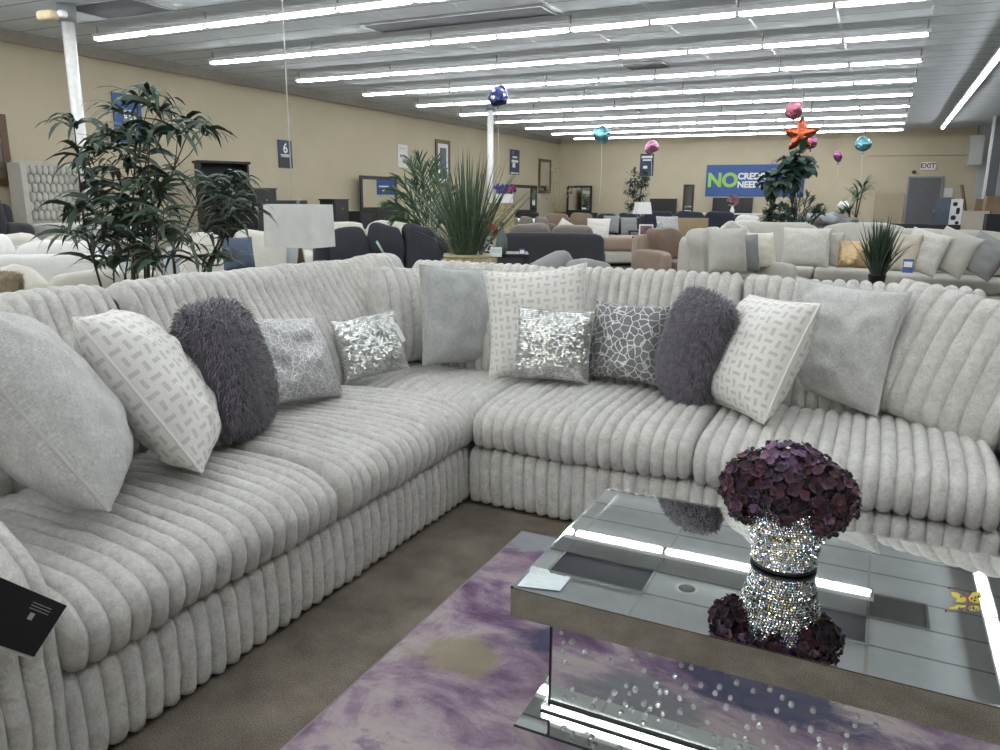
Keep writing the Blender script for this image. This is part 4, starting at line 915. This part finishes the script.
bpil('white embossed pillow on the right section of the pale sectional', 924, 250, 9.1, .48, .46, -20, 16, 'embossed', T=.09, roll=-14)
bpil('beige embossed pillow between two others at the right section', 953, 251, 9.0, .5, .48, -25, 18, 'cloth_light', T=.1, roll=-18)
bpil('grey beige pillow against the right arm of the pale sectional', 984, 255, 8.8, .5, .44, -35, 18, 'cloth_grey', T=.1, roll=-20)
# clutter on the far right
p = gp(846, 17.5); bed_bg('bed piled with grey throws behind the pale sectional', p, R(90), 1.5, 2.1, .92, 1.0, 'black_wood', 'cloth_mist')
for k, (px, py, c, w_) in enumerate(((812, 216, 'cloth_grey', .55), (828, 217, 'cloth_mist', .6), (843, 219, 'cloth_grey', .5))):
    q = atd(px, py+2, 17); tag(MB().puff((0, 0, 0), (w_, .5, .2), 2.6, 9, lump=.15, seed=k).build('folded_throw', c, loc=q), ['crumpled mid grey throw at the left of the bed behind the sectional', 'pale crumpled throw in the middle of the bed behind the sectional', 'dark crumpled throw at the right of the bed behind the sectional'][k], 'blanket', 'throws on the bed')
p = gp(915, 19); t = bed_bg('long low dark bed in front of the grey door', p, 0, 2.6, 1.6, .72, .84, 'black_wood', 'cloth_charcoal')
p = gp(890, 24); t = thing('tufted_headboard', 'beige upholstered headboard leaning left of the grey door', 'headboard', (p.x, p.y, 0), face(p, 0)); hz = zz(890, 191.5, 24)
MB().puff((0, 0, hz/2), (.82, .12, hz), 9, 10).build('padded_panel', fabric('cloth_wheat', (168, 156, 134)), t)
m = MB(); m.tube([(-.40, -.02, 0), (-.40, -.02, hz-.1), (-.36, -.02, hz-.02), (.36, -.02, hz-.02), (.40, -.02, hz-.1), (.40, -.02, 0)], .025, 8); m.build('edge_trim', 'tan_wood', t)
p = gp(945, 27); t = chest_bg('blue-grey metal cabinet beside the grey door', p, face(p), .52, .45, zz(945, 198, 27), plain('cabinet_blue', (84, 94, 108), .5), 2, 1, 'cabinet', 'cabinet')
p = gp(957.5, 23); hz = zz(957, 199, 23); t = thing('sign_board', 'white standing board with black pictures right of the blue-grey cabinet', 'sign', p, face(p)); MB().box((0, 0, hz/2), (.32, .05, hz)).build('board', 'paper', t, smooth=False)
for fx, fz, fw, fh in ((-.04, hz-.15, .12, .12), (.05, hz-.35, .1, .2), (-.05, hz-.55, .14, .14), (.06, hz-.7, .1, .1)): MB().puff((fx, -.028, fz), (fw, .01, fh), 3, 4).build('printed_shape', 'black_card', t)
a = atd(961, 184, 26); b = atd(971, 206, 26); t = tag(MB().box((0, 0, 0), (.10, .04, 2.0), M=Matrix.Rotation(R(-14), 3, 'Y')).build('wood_plank', 'brown_wood', loc=(b.x-.1, b.y+.2, zz(961, 184, 26)-1.0)), 'brown wooden plank leaning by the corner column', 'plank')
p = gp(978, 17.5); hz = zz(978, 211, 17.5); t = thing('corrugated_panel', 'beige ribbed panel box standing in front of the corner column', 'box', p, face(p)); m = MB(); 
for i in range(9): m.box((-.24+.06*i, 0, hz/2), (.056, .12, hz))
m.box((0, .02, hz/2), (.52, .06, hz)); m.build('panel', 'cloth_oat', t, smooth=False); MB().box((.275, 0, hz/2), (.02, .14, hz)).build('edge', 'black_wood', t, smooth=False)
cb = plain('cardboard', (142, 120, 98), .85)
for k, (px, py0, D, w_, lb) in enumerate(((984, 199, 21, .45, 'upright brown carton left of the taller cartons at the right edge'), (997, 196, 18.5, .5, 'tall brown carton at the right edge of the photo'), (1000, 214, 15, .4, 'dark carton at the right edge in front of the tall one'))):
    p = gp(px, D); hz = zz(px, py0, D); t = thing('carton', lb, 'box', p, face(p, 10)); MB().box((0, 0, hz/2), (w_, w_*.8, hz)).build('carton_body', cb if k < 2 else 'navy', t, smooth=False); MB().box((0, 0, hz+.001), (.06, w_*.81, .003)).build('tape', 'tan_wood', t, smooth=False)
p = gp(844, 19.5); table_bg('dark side table under the small white lamp at the right', p, face(p), .6, .5, .74); lamp_bg('small lamp with a white cone shade between the far palms', Vector((p.x, p.y, .74)), 0, .42, 0, zz(844, 209, 19.5)-.74, zz(844, 201, 19.5)-.74, .4, 'gloss_white', 'black_wood', drum=True)
p = gp(745, 15); 

# ------------------------------------------------------------------ plants
def leaf(m, base, d, L, W, droop, side=None, n=5, curl=0):
    p = Vector(base); d = Vector(d).normalized(); s_ = side or d.cross(Vector((0, 0, 1)))
    if s_.length < 1e-3: s_ = Vector((1, 0, 0))
    s_.normalize(); V = []; st = L/n
    for i in range(n+1):
        f = i/n; w_ = W/2*math.sin(math.pi*(.06+.94*f)**.8)**.8 if i < n else .0004
        V += [p-s_*w_, p+s_*w_]; p = p+d*st; d = (d+Vector((0, 0, -droop/n))).normalized()
    m.add(V, [(2*i, 2*i+1, 2*i+3, 2*i+2) for i in range(n)])
    return p
def cluster(m, c, rng, n=13, L=.17, W=.022, droop=1.3, up=.45):
    for k in range(n):
        a = rng.uniform(0, 2*math.pi); d = Vector((math.cos(a), math.sin(a), up+rng.uniform(-.5, .4)))
        leaf(m, Vector(c)+Vector((rng.gauss(0, .012), rng.gauss(0, .012), rng.gauss(0, .015))), d, L*rng.uniform(.65, 1.15), W*rng.uniform(.7, 1.15), droop*rng.uniform(.6, 1.3), side=d.cross(Vector((rng.gauss(0, .5), rng.gauss(0, .5), 1))))
def bamboo(label, pb, D, pts, L, W, seed, trunk=.008, stems=6, n=13):
    rng = random.Random(seed); p0 = gp(pb, D); t = thing('potted_bamboo', label, 'plant', p0); lf = MB(); sm = MB(); P_ = []
    for (x, y) in pts:
        q = atd(x, y, D+rng.uniform(-.28, .28))-p0; P_.append(q); cluster(lf, q, rng, n, L, W, droop=1.9, up=.6)
    mains = []
    for i, q in enumerate(P_):
        if i % 5: continue
        b0_ = Vector((((i*.37) % 1-.5)*.16, ((i*.61) % 1-.5)*.16, .3)); mid = Vector((b0_.x*1.4+q.x*.35, b0_.y*1.4+q.y*.35, .3+(q.z-.3)*.62)); ps = [b0_, b0_*.5+mid*.5+Vector((0, 0, .05)), mid, mid*.4+q*.6, q]; sm.tube(ps, trunk, 6, r1=trunk*.35); mains += [ps[2], ps[3], ps[1].lerp(ps[2], .5), ps[2].lerp(ps[3], .5)]
    for i, q in enumerate(P_):
        if i % 5:
            a_ = min(mains, key=lambda m_: (m_-q).length+max(0, m_.z-q.z)*3); sm.tube([a_, a_.lerp(q, .5)+Vector((0, 0, -.02)), q], trunk*.4, 5, r1=trunk*.25)
    lf.build('foliage', 'leaf_dark', t); sm.build('stem', 'stem_brown', t); MB().lathe([(.13, 0), (.17, .3), (.185, .31), (.185, .34), (.16, .34), (.15, .3), (.01, .29)], n=24).build('pot', 'black_wood', t)
    return t
bamboo('tall bamboo-like plant with drooping dark leaves behind the left run of the sofa', 132, 4.1,
       [(74, 125), (82, 160), (96, 152), (110, 148), (122, 112), (138, 100), (150, 98), (160, 110), (150, 128), (178, 132), (190, 128), (205, 132), (92, 176), (112, 170), (130, 165), (148, 150), (160, 172), (122, 188), (140, 186), (158, 190), (168, 178),
        (76, 214), (88, 206), (102, 218), (118, 212), (134, 216), (150, 208), (164, 214), (72, 236), (92, 240), (112, 240), (130, 238), (148, 240), (162, 236), (96, 264), (118, 262), (138, 262), (156, 260), (104, 196), (128, 206), (146, 196), (84, 190), (108, 228), (126, 224), (144, 226), (158, 224), (124, 250), (142, 252), (110, 136), (128, 130), (150, 140)], .23, .030, 1, n=13)
bamboo('shorter drooping plant with a dark stem right of the tall bamboo-like plant', 190, 4.5, [(208, 182), (222, 178), (236, 184), (214, 196), (230, 200), (244, 196), (250, 210), (226, 214), (206, 232), (190, 246), (214, 256), (230, 258), (180, 232), (198, 262), (216, 188), (234, 212), (240, 226), (222, 236)], .24, .024, 2, trunk=.013, n=12)
def grass(label, px, D, z0, h, w, n, seed, pot='basket', base_h=None, col='grass_green', name='potted_grass', spread=.5, bw=.010):
    rng = random.Random(seed); p = gp(px, D, z0); t = thing(name, label, 'plant', p); m = MB(); ph = base_h or .2
    for k in range(n):
        a = rng.uniform(0, 2*math.pi); rr = abs(rng.gauss(0, spread)); b = Vector((math.cos(a)*w*.16*rng.random(), math.sin(a)*w*.16*rng.random(), ph-.03)); L = h*rng.uniform(.55, 1.1)
        d = Vector((math.cos(a)*rr, math.sin(a)*rr, 1)); leaf(m, b, d, L, bw+.008*rng.random(), rng.uniform(.0, .75) if rng.random() < .8 else rng.uniform(.9, 1.8), n=7, side=Vector((-math.sin(a)+rng.gauss(0, .4), math.cos(a)+rng.gauss(0, .4), 0)))
    m.build('blades', col, t)
    r_ = w*.22
    if pot == 'basket':
        m = MB(); m.lathe([(r_*.8, 0), (r_, ph*.5), (r_*.98, ph), (r_*.85, ph), (r_*.8, ph-.04), (.01, ph-.05)], n=28); m.build('basket', 'straw', t)
        m = MB()
        for i in range(5): m.lathe([(r_*(.84+.035*i), ph*(.12+.19*i)), (r_*(.84+.035*i)+.012, ph*(.12+.19*i)+.012), (r_*(.84+.035*i), ph*(.12+.19*i)+.024)], n=28)
        m.build('woven_band', 'straw', t)
    else: MB().lathe([(r_*.7, 0), (r_*.95, ph*.95), (r_, ph), (r_*.85, ph), (.01, ph-.03)], n=24).build('pot', 'black_wood', t)
    return t
p = gp(467, 6.6); table_bg('low dark stand holding the basket of tall grass', p, face(p), .6, .45, .62)
grass('big tuft of tall artificial grass in a woven basket behind the sofa corner', 467, 6.6, .62, .86, .95, 280, 19, base_h=.27, spread=.46)
p = gp(886, 6.4); table_bg('dark stand under the spiky green plant behind the right run', p, face(p), .4, .4, .60)
grass('spiky upright green plant in front of the pale sectional', 886, 6.4, .60, .50, .34, 170, 6, pot='pot', spread=.27, bw=.014, base_h=.16, col='leaf_dark')
for c in bpy.data.objects: pass
def palm(label, px, D, tips, z0=.35, seed=0, W=.020, LL=.26, col='leaf_green', crown=None, name='potted_palm'):
    rng = random.Random(seed); p0 = gp(px, D); t = thing(name, label, 'plant', p0); m = MB(); st = MB()
    c0 = crown or Vector((0, 0, z0))
    for (x, y) in tips:
        q = atd(x, y, D+rng.uniform(-.3, .3))-p0; top = c0*.25+q*.75+Vector((0, 0, abs(q.x-c0.x)*.35+.08)); pts = []
        for i in range(11):
            f = i/10; pts.append(c0*(1-f)**2+top*2*f*(1-f)*.9+top*.2*f*(1-f)+q*f*f)
        st.tube(pts, .006, 5, r1=.002)
        for i in range(3, 11):
            for sg in (-1, 1):
                for e_ in (0, .5):
                    a_ = pts[i-1].lerp(pts[i], e_); tg = (pts[i]-pts[i-1]).normalized(); sd = tg.cross(Vector((rng.gauss(0, .2), rng.gauss(0, .2), 1))).normalized()*sg
                    leaf(m, a_, sd*.6+tg*.9, LL*(1.15-abs(i-6)/8)*rng.uniform(.8, 1.1), W, .7, n=3, side=tg.cross(FW)+tg*.3+Vector((rng.gauss(0, .2), rng.gauss(0, .2), rng.gauss(0, .2))))
    m.build('fronds', col, t); st.build('stem', col, t); MB().lathe([(.14, 0), (.19, .32), (.2, .35), (.17, .35), (.01, .31)], n=20).build('pot', 'black_wood', t)
    return t
palm('feathery areca palm left of the tall grass, before the left wall', 428, 9.7, [(386, 205), (390, 190), (398, 178), (404, 196), (410, 160), (418, 155), (430, 165), (440, 175), (450, 190), (395, 220), (420, 170), (412, 182), (436, 160), (445, 205), (402, 212)], .3, 3, crown=Vector((.05, 0, .75)))
# leafy tree
def bush(label, px, D, blobs, L, seed, col, trunk=True, name='potted_tree', W=None, npb=120):
    rng = random.Random(seed); p0 = gp(px, D); t = thing(name, label, 'plant', p0); m = MB(); sm = MB()
    for (x, y, rpx) in blobs:
        c_ = atd(x, y, D)-p0; rr = rpx*D/FPX
        sm.tube([Vector((0, 0, .3)), Vector((c_.x*.2, c_.y*.2, c_.z*.6)), c_], .015, 6, r1=.006)
        for k in range(npb):
            d = Vector((rng.gauss(0, 1), rng.gauss(0, 1), rng.gauss(0, 1))).normalized(); q = c_+d*rr*rng.random()**.4
            leaf(m, q, d+Vector((0, 0, -.2)), L*rng.uniform(.7, 1.2), W or L*.5, .6 if L < .2 else 1.8, n=2 if L < .2 else 5)
    m.build('foliage', col, t); sm.build('trunk', 'stem_brown', t); MB().lathe([(.16, 0), (.2, .32), (.21, .35), (.18, .35), (.01, .31)], n=20).build('pot', 'black_wood', t)
    return t
bush('leafy dark green tree in front of the navy poster on the far wall', 637, 23, [(634, 178, 9), (642, 182, 8), (631, 188, 8), (640, 192, 9), (633, 200, 9), (638, 208, 8), (630, 214, 8), (645, 176, 5)], .11, 7, 'leaf_deep')
bush('big-leaved tropical plant under the star balloon, taller of the two', 797, 15, [(790, 160, 7), (800, 158, 7), (806, 167, 5), (796, 170, 8), (790, 179, 6)], .33, 8, 'leaf_deep', W=.17, npb=17, name='potted_tropical_plant')
bush('big-leaved tropical plant covering the banner, lower and further left', 772, 14.6, [(773, 175, 6), (776, 184, 6), (770, 183, 5), (780, 178, 5)], .30, 9, 'leaf_deep', W=.16, npb=17, name='potted_tropical_plant')
palm('dark arching palm at the foot of the tropical plants', 802, 14, [(785, 205), (790, 198), (800, 194), (812, 197), (820, 205), (822, 214), (786, 214), (808, 192)], .5, 4, W=.02, LL=.16, col='leaf_deep')
bush('dense low green bush below the tropical plants', 777, 14.3, [(772, 212, 8), (782, 214, 8), (768, 218, 7), (790, 217, 7)], .12, 12, 'leaf_deep', npb=90, name='potted_bush')
def dracaena(label, px, D, crowns, L, seed, W=.035, col='leaf_green', n=34):
    rng = random.Random(seed); p0 = gp(px, D); t = thing('potted_dracaena', label, 'plant', p0); m = MB(); sm = MB()
    for (x, y) in crowns:
        c_ = atd(x, y, D)-p0; sm.tube([Vector((0, 0, .3)), Vector((c_.x*.4, c_.y*.4, c_.z*.6)), c_], .022, 7, r1=.014)
        for k in range(n):
            a = rng.uniform(0, 6.283); leaf(m, c_+Vector((0, 0, rng.uniform(-.12, .05))), Vector((math.cos(a), math.sin(a), rng.uniform(.1, 1.3))), L*rng.uniform(.7, 1.1), W, rng.uniform(.5, 1.6), n=6)
    m.build('foliage', col, t); sm.build('trunk', 'stem_brown', t); MB().lathe([(.15, 0), (.19, .3), (.2, .33), (.17, .33), (.01, .3)], n=20).build('pot', 'black_wood', t)
dracaena('spiky dracaena on a thin trunk under the teal balloon at right', 856, 17.5, [(863, 188), (858, 196)], .55, 5)
dracaena('low spiky dracaena beside the small white cone lamp', 851, 17.0, [(850, 211), (843, 213)], .38, 6, n=26)
grass('round tuft of grass beyond the pale sectional', 819, 20, .8, .42, .45, 200, 14, pot='pot', base_h=.16, col='leaf_dark', spread=.9, bw=.02); p = gp(819, 20); table_bg('dark table beneath the round grass tuft', p, face(p), .6, .5, .8)
# thin dried branches in the far left corner
rng = random.Random(2); p0 = gp(556, 29); t = thing('branch_vase', 'tall vase of thin pale dried branches near the far left corner', 'vase', p0); MB().lathe([(.1, 0), (.14, .3), (.08, .7), (.1, .8)], n=18).build('vase_body', 'black_wood', t); m = MB()
for (x, y) in ((552, 166), (558, 170), (548, 185), (562, 182), (568, 184), (553, 195), (564, 192), (574, 186)):
    q = atd(x, y, 29)-p0; m.tube([Vector((0, 0, .75)), q*.5+Vector((0, 0, .4)), q], .014, 5, r1=.006)
    for k in range(5): m.puff(q+Vector((rng.gauss(0, .12), 0, rng.gauss(0, .15))), (.05, .05, .05), 2, 2)
m.build('branch', 'straw', t)

# ------------------------------------------------------------------ foil balloons
def foil(name, rgb):
    s = NT(name, .22, .85); v = s.coord(); c = lin(rgb); s.col(s.ramp(s.noise(v, 9, 3), [(.35, tuple(x*.7 for x in c)), (.6, c), (.75, tuple(min(1, x*1.5) for x in c))])); s.bump(s.noise(v, 16, 4), .7, .03)
foil('foil_teal', (128, 186, 200)); foil('foil_pink', (222, 150, 190)); foil('foil_orange', (214, 112, 76)); foil('foil_navy', (66, 76, 124)); foil('foil_magenta', (190, 116, 170)); foil('foil_rose', (206, 130, 150)); foil('foil_white', (214, 216, 228))
def balloon(label, px, py, D, rpx, mat, shape='round', drop=.8, seed=0, squash=1, accent=None):
    p = atd(px, py, D); r_ = rpx*D/FPX; t = thing('foil_balloon', label, 'balloon', p, face(p)); m = MB()
    if shape == 'star':
        V = [(0, -.32*r_, 0), (0, .32*r_, 0)]; N_ = 40
        for i in range(N_):
            a = 2*math.pi*i/N_+math.pi/2; k = (i % 8)/8; f = abs(k-.5)*2; rr = r_*(.52+.5*f**1.3); V.append((math.cos(a)*rr, 0, math.sin(a)*rr))
            V.append((math.cos(a)*rr*.55, -.26*r_*(1+.2*f), math.sin(a)*rr*.55)); V.append((math.cos(a)*rr*.55, .26*r_*(1+.2*f), math.sin(a)*rr*.55))
        F_ = []
        for i in range(N_):
            j = (i+1) % N_; a0_, a1_ = 2+3*i, 2+3*j; F_ += [(a0_, a1_, a1_+1, a0_+1), (a0_+1, a1_+1, 0), (a1_, a0_, a0_+2, a1_+2), (a1_+2, a0_+2, 1)]
        m.add(V, F_)
    else: 
        m.puff((0, 0, 0), (2*r_, 2*r_*.82, 2*r_*squash), 2.0, 12, lump=r_*.35, seed=seed)
    m.build('balloon_body', mat, t)
    if accent:
        for k in range(5): a = k*1.3+seed; MB().puff((math.cos(a)*r_*.55, -r_*.55, math.sin(a)*r_*.55), (.6*r_, .3*r_, .5*r_), 2, 5).build('foil_panel', accent, t)
    MB().lathe([(.008, -r_*squash-.05), (.018, -r_*squash-.045), (.006, -r_*squash+.02)], n=8).build('knot', mat, t)
    MB().tube([(0, 0, -r_*squash-.04), (.02, 0, -r_*squash-.04-drop*.5), (0, .01, -r_*squash-.04-drop)], .004, 5).build('ribbon', 'string_white', t)
    return t
balloon('navy and white foil balloon at the top of the middle pole', 498, 96, 15.0, 9.5, 'foil_navy', seed=1, accent='foil_white', drop=1.6)
balloon('teal foil balloon floating left of the pink one', 602, 134, 20, 8, 'foil_teal', seed=2, drop=1.5)
balloon('pink foil balloon above the navy poster', 652, 147, 22, 6.5, 'foil_pink', seed=3, drop=1.0)
balloon('rose pink foil balloon on top of the orange star balloon', 794, 111, 15, 8.5, 'foil_rose', seed=4, drop=.3, squash=1.1)
balloon('orange star-shaped foil balloon above the tropical plants', 801, 135, 15, 17.5, 'foil_orange', 'star', drop=1.3)
balloon('magenta foil balloon tucked under the orange star', 811, 143, 15.3, 6, 'foil_magenta', seed=5, drop=.5)
balloon('small drooping magenta foil balloon by itself before the far wall', 838.5, 157, 20, 4.5, 'foil_magenta', seed=6, drop=.4, squash=1.2)
balloon('teal foil balloon above the spiky dracaena at right', 863.5, 144, 18, 7.5, 'foil_teal', seed=7, drop=1.0)
# ------------------------------------------------------------------ world and view
w = bpy.data.worlds.new('world'); SC.world = w; w.use_nodes = True; w.node_tree.nodes['Background'].inputs[0].default_value = (.6, .65, .7, 1); w.node_tree.nodes['Background'].inputs[1].default_value = .05
SC.view_settings.view_transform = 'Standard'; SC.view_settings.look = 'None'; SC.view_settings.gamma = 1; SC.view_settings.use_curve_mapping = False
SC.view_settings.exposure = 0.66
